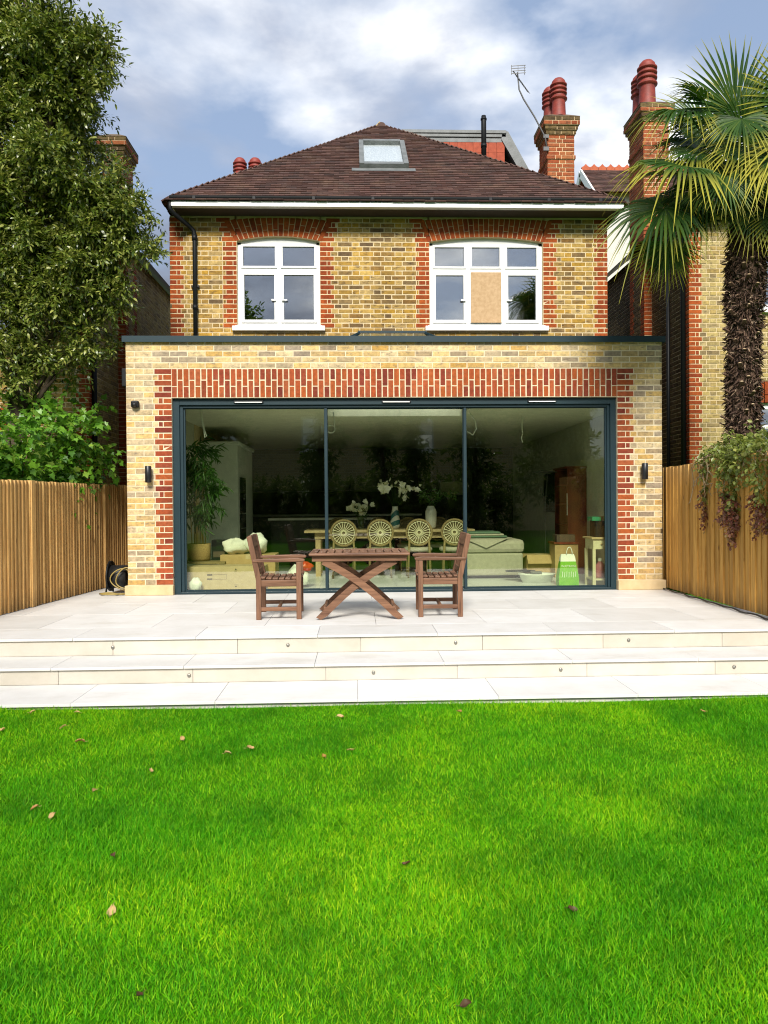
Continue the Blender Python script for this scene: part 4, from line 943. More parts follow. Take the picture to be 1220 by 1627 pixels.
def frond(hub, mid, nrm, L, droop, seed, yellow=0.0, n=40, span=150):
    rr = random.Random(seed); mid = Vector(mid).normalized(); nrm = Vector(nrm); nrm = (nrm - mid*nrm.dot(mid)).normalized(); side = nrm.cross(mid)
    V, F, T = [], [], []
    for i in range(n):
        a = R(-span + 2*span*(i+.5)/n + rr.uniform(-1.2,1.2)); l = L*(1-.28*abs(a)/R(span))*rr.uniform(.92,1.06); da = R(2*span/n)
        dr_ = mid*math.cos(a)+side*math.sin(a); sd_ = -mid*math.sin(a)+side*math.cos(a)
        dp = droop*rr.uniform(.7,1.35); kink = rr.random() < .35; b0 = len(V)
        fold = rr.uniform(.25,.5)
        for t in (.03,.2,.42,.58,.74,.88,1.0):
            w = min(t*l*math.tan(da/2)*1.02, .0155*(L/.8))*(1 if t < .55 else max(.06,(1-t)/.45))
            c = Vector(hub)+dr_*(t*l)+nrm*(.10*l*math.sin(t*2.2)*(.4))
            g = dp*l*max(0,(t-.25))**2.0*(1.5 if not kink else (1.2 if t < .6 else 2.4))
            c.z -= g
            V += [c-sd_*w+nrm*w*fold, c-nrm*w*fold, c+sd_*w+nrm*w*fold]; T += [t+yellow*.6-.08]*3
        for s in range(6):
            q = b0+s*3
            for k in (0,1): F += [(q+k, q+k+1, q+k+4), (q+k, q+k+4, q+k+3)]
    return V, F, T
def palm_frond(px_, py_, dy, mid, nrm, L, droop, seed, yellow=0.0, n=40, span=150):
    hub = K0 + Vector(((px_-1195)/144, dy, (330-py_)/144))
    V, F, T = frond(hub, mid, nrm, L, droop, seed, yellow, n, span)
    o = link('frond', np_mesh('frond', np.array(V), np.array(F), T), 'palm_leaf', palm)
    b = Vector((3.95+random.uniform(-.08,.08), -1.5+random.uniform(-.08,.08), 4.25+random.uniform(-.25,.15)))
    mdl = b.lerp(hub, .55)+Vector((0,0,.10))
    part('petiole', MB().tube([b, mdl, hub, hub+Vector(mid).normalized()*.07], [.016,.011,.008,.004], 6), 'palm_leaf', palm)
for i, a in enumerate([
    (1150,195,-.25,(-.22,-.1,1),(-.1,-1,.05),.86,.05,0.0,44,140),
    (1098,182,-.30,(-.80,-.25,.45),(.45,-.25,.85),.55,.35,0.1,30,70),
    (1085,185,-.10,(-1,-.1,-.02),(-.05,-.45,.9),.74,.55,-.05,40,115),
    (1138,228,-.55,(-.15,-.5,-.75),(-.2,-.9,.35),.55,.35,.22,36,120),
    (1068,287,-.35,(-1,-.15,-.0),(-.05,-.55,.85),.95,.42,.0,40,110),
    (1110,318,-.60,(.0,-.35,-1),(0,-.95,.3),.52,.1,.08,38,120),
    (1185,292,-.60,(-.15,-.4,-.8),(.05,-.9,.4),.62,.45,.42,34,130),
    (1042,342,-.20,(-.85,-.2,-.42),(-.1,-.7,.7),.86,.45,.05,38,105),
    (1072,372,.25,(-.15,.1,-1),(-.2,-.9,.1),.62,.05,-.2,36,85),
    (1215,268,-.55,(.15,-.5,-.7),(.1,-.9,.4),.70,.45,.38,36,130),
    (1245,185,-.30,(.35,-.1,1),(.1,-1,.1),.86,.08,.0,44,140),
    (1205,160,.35,(.08,.2,1),(0,-1,.3),.80,.08,-.1,40,150),
    (1270,250,-.2,(1,-.2,.15),(.1,-.5,.85),.90,.5,.1,40,120),
    (1265,330,-.35,(.7,-.3,-.5),(.1,-.8,.6),.80,.45,.2,40,120),
    (1140,170,.40,(-.5,.35,.8),(.2,-.9,.4),.78,.15,-.1,40,150),
    (1240,240,.45,(.4,.6,.5),(0,-.6,.8),.80,.3,0,40,140),
    (1150,300,.45,(-.5,.5,-.4),(-.1,-.6,.8),.80,.5,-.15,40,130),
    (1160,245,.0,(-.5,-.1,.35),(.1,-.8,.6),.75,.35,-.1,40,150),
    (1110,250,.45,(-.75,.3,.2),(0,-.5,.9),.72,.4,-.1,40,140),
    (1215,215,.1,(.2,-.1,.8),(0,-.9,.4),.7,.2,-.1,40,150),
    (1120,300,-.05,(-.7,-.1,-.4),(-.1,-.7,.7),.72,.5,.05,40,120),
    (1180,345,-.2,(-.3,-.2,-1),(-.1,-.95,.2),.55,.2,.15,34,110),
    (1225,350,-.2,(.4,-.2,-1),(.1,-.95,.2),.6,.2,.2,36,110)]):
    palm_frond(a[0], a[1], a[2], a[3], a[4], a[5], a[6], 100+i, *a[7:])
for i, a in enumerate([(1105,222,.1,(-.9,.1,.15),(0,-.6,.8),.62,.5,-.1,36,120),(1095,255,-.2,(-.8,-.3,-.3),(-.1,-.7,.7),.60,.5,.1,36,110),(1130,275,-.3,(-.5,-.4,-.7),(-.1,-.85,.5),.62,.4,.15,36,120),(1075,310,.1,(-.9,.1,-.35),(-.1,-.6,.8),.70,.5,-.1,36,110),(1150,265,-.45,(-.1,-.5,-.8),(0,-.9,.4),.6,.4,.25,36,125),(1120,205,.2,(-.7,.2,.6),(.1,-.8,.6),.62,.3,-.1,38,140),(1165,225,-.2,(.1,-.3,.9),(0,-1,.2),.6,.15,-.05,40,150)]):
    palm_frond(a[0], a[1], a[2], a[3], a[4], a[5], a[6], 500+i, *a[7:])
for i in range(14):
    an = random.uniform(0, 2*math.pi); el = random.uniform(-.7, .9); r_ = random.uniform(40, 85)
    mid = (math.cos(an), .2+.7*random.random(), el)
    palm_frond(1200+r_*math.cos(an), 275-r_*el*.9, random.uniform(.05,.5), mid, (-.15*math.cos(an), -.7, .75), random.uniform(.55,.8), random.uniform(.2,.6), 300+i, -.25, 34, random.uniform(100,150))

# ------------------------------------------------------------------ ivy over the right fence
rng = np.random.default_rng(21)
iv = thing('ivy', 'ivy hanging over the top of the right hand timber fence', 'ivy', (3.62, -1.9, 1.3))
GB = []; RB = []
for y in np.arange(-3.6, -1.05, .11):
    top = 1.72+.05*math.sin(y*9)+(.05 if y < -1.7 else -.05); GB.append((3.60+random.uniform(-.06,.14), y, top+random.uniform(-.05,.05), .12, .9))
for (y, zl, w) in ((-1.17,1.30,.06),(-1.25,1.12,.05),(-1.75,1.45,.10),(-1.85,1.25,.12),(-1.95,1.05,.10),(-2.1,1.35,.12),(-2.25,1.45,.12),(-2.45,1.25,.10),(-2.6,1.1,.1),(-2.9,1.3,.14),(-3.2,1.4,.14)):
    z = 1.70
    while z > zl: GB.append((3.60+.027*y-.05+random.uniform(-.02,.02), y+random.uniform(-.04,.04), z, w, .8)); z -= .10
for (y, z0, z1, w) in ((-1.19,1.25,.95,.045),(-1.24,1.0,.84,.03),(-1.78,1.2,.9,.07),(-1.9,1.15,.72,.06),(-2.0,1.1,.80,.06),(-2.42,1.2,.8,.05),(-2.58,1.1,.85,.05),(-3.0,1.2,.8,.06)):
    z = z0
    while z > z1: RB.append((3.60+.027*y-.045, y+random.uniform(-.03,.03), z, w, 1.3)); z -= .06
V, I = sprays(rng, GB, 1050, 4, .050, .036, LEAF, twig=.12, shell=.2, gravity=-.4); link('foliage', np_mesh('foliage', V, I), 'ivy_leaf', iv)
V, I = sprays(rng, RB, 2200, 4, .040, .030, LEAF, twig=.10, shell=.2, gravity=-.5); link('red_foliage', np_mesh('red_foliage', V, I), 'ivy_leaf_red', iv)
sm = MB()
for k in range(26):
    y = random.uniform(-3.4,-1.1); z = 1.66+random.uniform(-.1,.1); pts = [(3.60,y,z)]; zz_ = z
    for j in range(6): y += random.uniform(-.12,.12); zz_ -= random.uniform(-.02,.16); pts.append((3.60+.027*y-.05-random.uniform(0,.04), y, zz_))
    sm.tube(pts, [.006]*6+[.002], 5)
part('stems', sm, 'leaf_base_pale', iv)
# ------------------------------------------------------------------ patio furniture
def garden_chair(label, loc, rz):
    t = thing('garden_armchair', label, 'chair', loc, rz, 'wooden garden armchairs')   # faces +x
    P_ = lambda n, mb, m='teak_z', b=.005: part(n, mb, m, t, True, b)
    for s in (-1, 1):
        y = s*.285
        P_('leg', MB().box(.165,.215,y-.027,y+.027,0,.575))
        P_('leg', MB().prism([(-.235,0),(-.185,0),(-.185,.42),(-.275,.84),(-.325,.83),(-.235,.40)], 'y', y-.025, y+.025)); fix_normals(LAST[0])
        P_('armrest', MB().prism([(-.27,.575),(-.27,.605),(.18,.615),(.24,.605),(.255,.595),(.24,.575)], 'y', y-.034, y+.034), 'teak_x', .008); fix_normals(LAST[0])
        P_('seat_rail', MB().box(-.185,.165,y-.016,y+.016,.33,.395), 'teak_x')
        P_('stretcher', MB().box(-.19,.17,y-.014,y+.014,.085,.125), 'teak_x')
    P_('stretcher', MB().box(-.03,.0,-.27,.27,.09,.12), 'teak_y')
    P_('front_rail', MB().box(.175,.20,-.258,.258,.335,.395), 'teak_y')
    for k in range(7):
        x = -.20+k*.063; z = .405-.012*math.sin(math.pi*k/6)+(.012 if k == 6 else 0)
        P_('seat_slat', MB().box(x, x+.052, -.258, .258, z, z+.017), 'teak_y')
    lean = lambda z: -.205-(z-.42)*.215
    P_('top_rail', MB().prism([(lean(.72)-.02,.715),(lean(.72)+.012,.72),(lean(.845)+.012,.842),(lean(.845)-.02,.838)], 'y', -.262, .262), 'teak_y', .008); fix_normals(LAST[0])
    P_('hand_slot', MB().box(lean(.79)-.03, lean(.79)+.0035, -.09, .09, .775, .80), 'black_plastic', .0)
    P_('lower_rail', MB().prism([(lean(.46)-.016,.44),(lean(.46)+.01,.44),(lean(.50)+.01,.50),(lean(.50)-.016,.50)], 'y', -.262, .262), 'teak_y'); fix_normals(LAST[0])
    for k in range(6):
        y = -.225+k*.09; P_('back_slat', MB().prism([(lean(.49)-.010,.495),(lean(.49)+.004,.495),(lean(.72)+.004,.72),(lean(.72)-.010,.72)], 'y', y-.028, y+.028)); fix_normals(LAST[0])
    return t
garden_chair('brown wooden garden armchair facing right, left of the folding table', (-1.272, -1.945, 0), R(2))
garden_chair('brown wooden garden armchair facing left, right of the folding table', (.355, -1.91, 0), R(178))
tb = thing('folding_table', 'brown slatted wooden folding table with crossed legs on the patio', 'table', (-.463, -2.0, 0))
P_ = lambda n, mb, m, b=.005: part(n, mb, m, tb, True, b)
hx, hy, zt = .50, .40, .668
P_('edge_rail', MB().box(-hx,hx,-hy,-hy+.07,zt-.028,zt), 'teak_x', .012)
P_('edge_rail', MB().box(-hx,hx,hy-.07,hy,zt-.028,zt), 'teak_x', .012)
n = 12; wv_ = 2*hx/n
for k in range(n): P_('top_slat', MB().box(-hx+k*wv_+.006, -hx+(k+1)*wv_-.006, -hy+.074, hy-.074, zt-.022, zt-.001+random.uniform(-.001,.001)), 'teak_y', .004)
P_('apron', MB().box(-hx+.03,hx-.03,-hy+.05,-hy+.075,zt-.085,zt-.029), 'teak_x')
P_('apron', MB().box(-hx+.03,hx-.03,hy-.075,hy-.05,zt-.085,zt-.029), 'teak_x')
for x in (-hx+.05, -.012, hx-.08): P_('cross_rail', MB().box(x,x+.03,-hy+.08,hy-.08,zt-.075,zt-.024), 'teak_y')
for s in (-1, 1):
    for q in (-1, 1):
        y = s*.315 + q*.013; pts = []
        for i in range(13):
            u_ = i/12; x = q*(-.41+.77*u_); z = .585*(u_ + .10*math.sin(math.pi*u_)*(1 if u_ > .0 else 0)); pts.append((x, z))
        top, bot = [], []
        for i, (x, z) in enumerate(pts):
            a = pts[max(0,i-1)]; b = pts[min(12,i+1)]; dx, dz = b[0]-a[0], b[1]-a[1]; l_ = math.hypot(dx, dz); nx_, nz_ = -dz/l_, dx/l_; hw_ = .034
            top.append((x+nx_*hw_, max(0,z+nz_*hw_))); bot.append((x-nx_*hw_, max(0,z-nz_*hw_)))
        o = MB()
        for i in range(12): o.prism([top[i], top[i+1], bot[i+1], bot[i]], 'y', y-.0125, y+.0125)
        P_('leg', o, 'teak_x', 0); fix_normals(LAST[0])
P_('stretcher', MB().box(-.03,.0,-.30,.30,.30,.33), 'teak_y'); P_('stretcher', MB().box(-.36,-.33,-.30,.30,.09,.13), 'teak_y'); P_('stretcher', MB().box(.33,.36,-.30,.30,.09,.13), 'teak_y')

# ------------------------------------------------------------------ inside the room
F0 = .012
t = thing('tall_kitchen_unit', 'tall pale grey kitchen cabinet with black built in ovens', 'cabinet', (-2.75, 3.5, F0))
part('carcass', MB().box(-3.07,-2.44,2.8,4.6,F0,2.14), 'cabinet_white', t, bevel=.004)
part('cornice', MB().box(-3.07,-2.40,2.75,4.62,2.141,2.20), 'cabinet_white', t, bevel=.012)
part('oven', MB().box(-2.44,-2.42,3.0,3.6,1.02,1.62), 'oven_black', t); part('oven', MB().box(-2.44,-2.42,3.0,3.6,.45,1.0), 'oven_black', t)
for z in (.30,.75): part('drawer_handle', MB().box(-2.44,-2.41,3.05,3.55,z,z+.02), 'steel', t)
t = thing('kitchen_run', 'dark kitchen units and worktop along the shadowed back wall', 'kitchen units', (-1.2, 7, F0))
part('base_unit', MB().box(-2.9,.9,6.9,7.6,F0,.90), 'dark_kitchen', t); part('worktop', MB().box(-2.9,.95,6.85,7.6,.901,.94), 'steel', t)
part('wall_unit', MB().box(-2.9,.1,7.3,7.9,1.45,2.3), 'dark_kitchen', t); part('extractor_hood', MB().box(-.35,.45,7.2,7.9,1.55,1.70), 'dark_kitchen', t)
t = thing('kitchen_island', 'dark kitchen island with thin pale worktop behind the dining table', 'kitchen island', (-1.6, 4.9, F0))
part('base', MB().box(-2.1,-.2,4.6,5.4,F0,.86), 'dark_kitchen', t); part('worktop', MB().box(-2.15,-.1,4.55,5.45,.861,.90), 'ceramic_white', t)
t = thing('wall_panel', 'cream framed panel low on the dark back wall behind flowers', 'panel', (1.72, 7.98, 1.5)); part('board', MB().box(1.48,2.05,7.93,7.995,1.36,1.66), 'picture_cream', t)
part('frame', MB().box(1.45,2.08,7.95,7.99,1.33,1.36).box(1.45,2.08,7.95,7.99,1.66,1.69), 'dark_kitchen', t)
t = thing('television', 'flat black television mounted on the right hand wall', 'television', (3.16, 4.2, 1.33)); part('screen', MB().box(3.12,3.15,3.5,4.75,.98,1.70), 'oven_black', t); part('mount', MB().box(3.15,3.189,4.0,4.3,1.2,1.5), 'black_metal', t)
# bookcase
t = thing('bookcase', 'tall open fronted mahogany bookcase against the right wall', 'bookcase', (3.03, 2.55, F0))
part('side_panel', MB().box(2.88,3.185,2.2,2.225,F0,1.70), 'mahogany', t); part('side_panel', MB().box(2.88,3.185,2.975,3.0,F0,1.70), 'mahogany', t); part('back_panel', MB().box(3.165,3.185,2.225,2.975,F0,1.70), 'mahogany', t)
part('top', MB().box(2.86,3.185,2.18,3.02,1.701,1.73), 'mahogany', t)
for z in (.06,.42,.78,1.12,1.42): part('shelf', MB().box(2.885,3.164,2.226,2.974,z,z+.022), 'mahogany', t)
part('shelf_edge', MB().box(2.87,2.88,2.205,2.22,.95,1.30), 'white_paint', t)
t = thing('floor_lamp', 'thin dark tripod floor lamp beside the bookcase', 'lamp', (2.62, 2.6, F0))
part('pole', MB().tube([(2.62,2.6,F0),(2.62,2.6,1.15),(2.66,2.6,1.62)], .010, 8), 'aerial_grey', t); part('base', MB().lathe([(0,0),(.14,0),(.14,.02),(.02,.03),(0,.03)], (2.62,2.6,F0), 18), 'aerial_grey', t)
part('shade', MB().lathe([(0,.02),(.05,.03),(.19,.0),(.19,-.012),(.04,.015),(0,.01)], (2.62,2.6,1.66), 20), 'aerial_grey', t); part('reading_arm', MB().tube([(2.62,2.6,.85),(2.58,2.55,1.25),(2.52,2.5,1.36)], .008, 6).lathe([(.045,-.05),(.03,.03),(0,.05)], (2.52,2.5,1.36), 12), 'aerial_grey', t)
# dining set
t = thing('dining_table', 'long pale oak dining table set with vases behind cane chairs', 'table', (.03, 2.55, F0))
part('table_top', MB().box(-1.31,1.38,2.12,3.05,.705,.745), 'oak_pale', t, bevel=.006); part('apron', MB().box(-1.15,1.22,2.22,2.25,.61,.704).box(-1.15,1.22,2.92,2.95,.61,.704), 'oak_pale', t)
for x in (-1.1,1.15):
    for y in (2.28,2.88): part('leg', MB().box(x-.04,x+.04,y-.04,y+.04,F0,.704), 'oak_pale', t)
def cane_chair(x, y, rz, label):
    t = thing('dining_chair', label, 'chair', (x, y, F0), rz, 'round cane backed dining chairs')
    cz = .70; rx, rzz = .195, .195
    ring = [(rx*math.cos(a), 0, cz+rzz*math.sin(a)) for a in np.linspace(0, 2*math.pi, 25)]
    part('back_ring', MB().tube(ring, .019, 7, False), 'wicker', t, True)
    mb = MB()
    for k in range(22):
        a = 2*math.pi*k/22; mb.tube([(.03*math.cos(a),0,cz+.03*math.sin(a)),(.178*math.cos(a),.0,cz+.178*math.sin(a))], .0058, 5, False)
    mb.tube([(.03*math.cos(a),0,cz+.03*math.sin(a)) for a in np.linspace(0,2*math.pi,13)], .007, 5, False).tube([(.165*math.cos(a),.0,cz+.165*math.sin(a)) for a in np.linspace(0,2*math.pi,25)], .006, 5, False)
    part('cane_spokes', mb, 'cream_paint', t, True)
    part('cane_panel', MB().lathe([(.178,-.002),(.178,.002),(0,.002)], (0,0,0), 24), 'cane_dark', t, True)
    o = LAST[0]; o.rotation_euler = (R(-90),0,0); o.location = (0,.012,cz)
    part('seat', MB().lathe([(0,.0),(.20,.0),(.225,.02),(.225,.05),(.19,.075),(0,.08)], (0,.21,.40), 22), 'sofa_beige', t, True)
    for sx in (-1,1):
        part('leg', MB().tube([(sx*.17,.02,0),(sx*.16,.0,.40),(sx*.15,0,.58)], [.014,.019,.016], 8), 'wicker', t, True)
        part('leg', MB().tube([(sx*.16,.38,0),(sx*.16,.36,.40)], [.013,.019], 8), 'wicker', t, True)
    return t
for k, x in enumerate((-.686,-.128,.47,1.013)): cane_chair(x, 1.80, R((3,-2,1,-3)[k]), f'round cane backed dining chair, {("first","second","third","fourth")[k]} from the left in the nearer row')
for k, x in enumerate((-.80,-.1,.42,.93)): cane_chair(x, 3.35, R(180), f'round cane backed dining chair, {("first","second","third","fourth")[k]} from the left behind the table')
def flower_mesh(rng, c, n, spread, mat, parent, L=.05, name='petals', up=.3):
    ctr = np.array(c) + rng.normal(size=(n,3))*np.array(spread); B_, D_, N_ = [], [], []
    for k in range(n):
        m_ = 7; a = np.arange(m_)*2*np.pi/m_; ax = unit(rng.normal(size=3)*.6+np.array((0,-.8,.5)))
        o1 = unit(np.cross(ax, (0,0,1))); o2 = np.cross(ax, o1); dd = o1[None]*np.cos(a)[:,None]+o2[None]*np.sin(a)[:,None]+ax[None]*.35
        B_.append(np.repeat(ctr[k][None], m_, 0)); D_.append(dd); N_.append(np.repeat(ax[None], m_, 0))
    B_, D_, N_ = map(np.concatenate, (B_, D_, N_)); s = L*(.7+.6*rng.random(len(B_)))
    V, I = leaves(B_, D_, N_, s, s*.8, LEAF); return link(name, np_mesh(name, V, I), mat, parent)
rng = np.random.default_rng(31)
def stems(parent, base, tops, r=.003):
    mb = MB()
    for p in tops: mb.tube([base, ((base[0]+p[0])/2, (base[1]+p[1])/2, base[2]+(p[2]-base[2])*.6), p], r, 5)
    part('stems', mb, 'bamboo_leaf', parent)
t = thing('flower_vase', 'clear glass vase of low white flowers on the dining table', 'vase', (-.42, 2.55, .746))
part('vase', MB().lathe([(0,0),(.04,0),(.045,.02),(.05,.22),(.047,.22),(.042,.025),(0,.02)], (-.42,2.55,.746), 18), 'vase_glass', t)
flower_mesh(rng, (-.42,2.5,1.10), 34, (.11,.07,.06), 'petal_white', t, .045); stems(t, (-.42,2.55,.78), [(-.42+random.uniform(-.15,.15),2.5,1.08+random.uniform(-.05,.1)) for _ in range(12)])
V, I = sprays(rng, [(-.42,2.55,1.03,.12)], 900, 6, .05, .02, LEAF, twig=.1, shell=.3); link('leaves', np_mesh('leaves', V, I), 'bamboo_leaf', t)
t = thing('flower_vase', 'teal and white swirled vase with tall white lilies on the dining table', 'vase', (.14, 2.55, .746))
vm = part('vase', MB().lathe([(0,0),(.055,0),(.075,.05),(.078,.13),(.062,.26),(.045,.34),(.05,.365),(.042,.365),(.03,.30),(0,.28)], (.14,2.55,.746), 24), 'ceramic_white', t)
sw = MB()
for (z0, z1, a0, a1) in ((.012,.09,2.6,7.2),(.16,.245,3.3,6.0)):
    N2 = 16
    for i in range(N2):
        for j in range(4):
            def q(i_, j_):
                a = a0+(a1-a0)*i_/N2; zz_ = z0+(z1-z0)*j_/4+.06*math.sin((i_/N2)*3.1-.6); zz_ = max(.006, zz_)
                pr = [(0,.055),(.05,.075),(.13,.078),(.26,.062),(.34,.045)]; rr_ = np.interp(zz_, [p[0] for p in pr], [p[1] for p in pr])+.002
                return (.14+rr_*math.cos(a), 2.55+rr_*math.sin(a), .746+zz_)
            sw.add([q(i,j),q(i+1,j),q(i+1,j+1),q(i,j+1)], [(0,1,2,3)], True)
part('teal_swirl', sw, 'ceramic_teal', t)
flower_mesh(rng, (-.06,2.5,1.40), 9, (.05,.05,.05), 'petal_white', t, .075); flower_mesh(rng, (.32,2.5,1.38), 12, (.06,.05,.07), 'petal_white', t, .06); flower_mesh(rng, (.14,2.55,1.52), 18, (.16,.06,.05), 'petal_white', t, .03)
stems(t, (.14,2.55,1.06), [(-.05,2.5,1.38),(.32,2.5,1.36),(.25,2.5,1.5),(.05,2.5,1.52),(.14,2.52,1.5),(.38,2.5,1.3)])
t = thing('flower_vase', 'tall plain white vase with leafy green branches on the dining table', 'vase', (.72, 2.5, .746))
part('vase', MB().lathe([(0,0),(.06,0),(.085,.03),(.092,.15),(.092,.28),(.07,.335),(.055,.35),(.055,.37),(.045,.37),(.045,.34),(0,.30)], (.72,2.5,.746), 24), 'ceramic_white', t)
V, I = sprays(rng, [(.62,2.5,1.30,.12,.8),(.88,2.5,1.32,.14,.7),(1.05,2.5,1.30,.10,.6),(.72,2.5,1.2,.1,.8)], 800, 6, .06, .025, LEAF, twig=.14, shell=.2); link('leaves', np_mesh('leaves', V, I), 'bamboo_leaf', t)
stems(t, (.72,2.5,1.08), [(.60,2.5,1.36),(.88,2.5,1.4),(1.08,2.5,1.32),(.72,2.5,1.32)])
# bamboo in a basket on a low bench
t = thing('low_bench', 'low grey bench behind the cardboard boxes holding a plant', 'bench', (-2.68, .92, F0)); part('top', MB().box(-3.06,-2.30,.68,1.16,.345,.375), 'wicker', t); part('shelf', MB().box(-3.0,-2.36,.72,1.12,.20,.22), 'wicker', t)
for x in (-3.02,-2.36):
    for y in (.71,1.11): part('leg', MB().box(x-.02,x+.02,y-.02,y+.02,F0,.344), 'wicker', t)
t = thing('bamboo_plant', 'tall bamboo plant in a round straw basket behind the glass', 'plant', (-2.70, .92, .376))
part('basket', MB().lathe([(0,0),(.14,0),(.155,.03),(.16,.24),(.152,.24),(.145,.05),(0,.05)], (-2.70,.92,.376), 24), 'basket', t)
cn = MB()
for k in range(11): 
    x, y = -2.70+random.uniform(-.09,.09), .92+random.uniform(-.08,.08); cn.tube([(x,y,.42),(x+random.uniform(-.04,.04),y,1.0),(x+random.uniform(-.1,.1),y+random.uniform(-.05,.05),1.7)], [.008,.007,.003], 6)
part('canes', cn, 'hose_yellow', t)
V, I = sprays(rng, [(-2.72,.9,1.85,.26),(-2.60,.88,1.55,.26),(-2.85,.9,1.55,.22),(-2.58,.86,1.25,.24),(-2.80,.9,1.15,.22,.7),(-2.62,.85,.95,.18,.5)], 420, 9, .14, .018, LEAF, twig=.25, shell=.2, gravity=-.5); link('foliage', np_mesh('foliage', V, I), 'bamboo_leaf', t)
# boxes
def carton(label, x0, x1, y0, y1, z0, z1, mat, flaps=False):
    t = thing('cardboard_box', label, 'box', ((x0+x1)/2, (y0+y1)/2, z0), 0, 'cardboard boxes indoors')
    part('carton', MB().box(x0,x1,y0,y1,z0,z1), mat, t, bevel=.004)
    part('tape', MB().box((x0+x1)/2-.03,(x0+x1)/2+.03,y0-.0015,y1,z1-.06,z1+.0015), 'cardboard_pale', t)
    if flaps:
        part('flap', MB().add([(x0,y0,z1),(x1,y0,z1),(x1,y0-.10,z1-.13),(x0,y0-.10,z1-.13),(x0,y0-.004,z1+.004),(x1,y0-.004,z1+.004),(x1,y0-.105,z1-.126),(x0,y0-.105,z1-.126)], ((0,1,2,3),(4,5,6,7),(0,4,7,3),(1,5,6,2))), mat, t)
        part('flap', MB().add([(x0,y0,z1),(x0,y1,z1),(x0-.14,y1,z1-.10),(x0-.14,y0,z1-.10)], ((0,1,2,3),)), mat, t)
    return t
b1 = carton('long cardboard box with printed marks on the floor just inside the left pane', -2.74,-1.72,.34,.72,F0,.335,'cardboard_pale')
pm = MB(); y = .338
pm.box(-2.40,-2.22,y,y+.001,.225,.228).box(-2.40,-2.22,y,y+.001,.165,.168).box(-2.223,-2.22,y,y+.001,.165,.228).box(-2.48,-2.41,y,y+.001,.215,.235).box(-2.48,-2.41,y,y+.001,.160,.178)
pm.box(-2.12,-2.08,y,y+.001,.27,.275).prism([(-2.115,.285),(-2.085,.285),(-2.10,.31)], 'y', y, y+.001).box(-2.12,-2.08,y,y+.001,.085,.09).prism([(-2.115,.06),(-2.085,.06),(-2.10,.08)], 'y', y, y+.001)
part('printed_marks', pm, 'print_dark', b1)
carton('brown cardboard box with white sacks on top behind the long box', -2.38,-1.62,.76,1.25,F0,.46,'cardboard')
carton('small flat cardboard box lying low beside the long box', -1.70,-1.30,.5,.9,F0,.10,'cardboard')
def blob_obj(name, c, s, mat, parent, seed, nU=18, nV=10, amp=.12):
    rr = np.random.default_rng(seed); ph = rr.random(6)*6; mb = MB(); V = []; Fc = []
    for j in range(nV+1):
        v_ = math.pi*j/nV
        for i in range(nU):
            u_ = 2*math.pi*i/nU; k = 1+amp*(math.sin(3*u_+ph[0]+2*v_)+.7*math.sin(5*u_+ph[1]-3*v_)+.5*math.sin(7*v_+ph[2]))
            V.append((c[0]+s[0]*k*math.sin(v_)*math.cos(u_), c[1]+s[1]*k*math.sin(v_)*math.sin(u_), c[2]+s[2]*max(-.98, k*math.cos(v_))))
    for j in range(nV):
        for i in range(nU): Fc.append((j*nU+i, j*nU+(i+1) % nU, (j+1)*nU+(i+1) % nU, (j+1)*nU+i))
    mb.add(V, Fc, True); return part(name, mb, mat, parent)
def sack(label, c, s, mat, seed):
    o = blob_obj('sack', c, s, mat, None, seed); setp(o, label, 'sack')
sack('off white cloth sack slumped on the brown cardboard box', (-2.20,.98,.56), (.20,.16,.11), 'cloth_white', 1)
sack('bright white bag resting beside the slumped sack on the box', (-1.90,.96,.60), (.16,.14,.14), 'bag_white', 2)
sack('white plastic bag on the floor in the lower left corner of the glass', (-2.62,.27,.10), (.085,.05,.09), 'bag_white', 3)
t = thing('carrier_bag', 'white carrier bag with red top behind the left garden chair', 'bag', (-1.30,.62,F0)); blob_obj('bag_body', (-1.30,.62,.16), (.15,.12,.15), 'bag_white', t, 4); blob_obj('red_top', (-1.20,.60,.30), (.10,.08,.06), 'red_plastic', t, 5, amp=.18)
t = thing('black_crate', 'black open crate beside the straw plant basket', 'crate', (-2.44,1.05,.376)); part('crate_body', MB().box(-2.53,-2.33,.95,1.15,.376,.66), 'black_plastic', t); part('contents', MB().box(-2.51,-2.35,.945,.95,.42,.50), 'print_dark', t)
# ottoman / sofa end with throw
t = thing('chaise_sofa', 'beige upholstered chaise sofa with folded throw seen through the right pane', 'sofa', (1.55, 1.9, F0))
part('base', MB().box(1.10,2.02,1.55,2.9,.06,.40), 'sofa_beige', t, bevel=.03); part('cushion', MB().box(1.08,2.04,1.52,2.9,.401,.60), 'sofa_beige', t, bevel=.06)
part('throw', MB().add([(1.15,1.50,.61),(1.75,1.50,.61),(1.45,1.485,.48),(1.10,1.75,.625),(1.9,1.75,.625)], ((0,1,4,3),(0,2,1))), 'sofa_beige', t)
for k in range(3): part('blanket', MB().box(1.14+.02*k,1.80-.05*k,1.65,2.3,.628+k*.03,.656+k*.03), 'throw_green' if k != 1 else 'sofa_beige', t, bevel=.012)
for x in (1.16,1.96): part('foot', MB().box(x-.03,x+.03,1.60,1.66,F0,.059), 'black_metal', t)
carton('open cardboard box with a flap folded out beside the chaise sofa', 2.15,2.62,1.9,2.3,F0,.34,'cardboard',True)
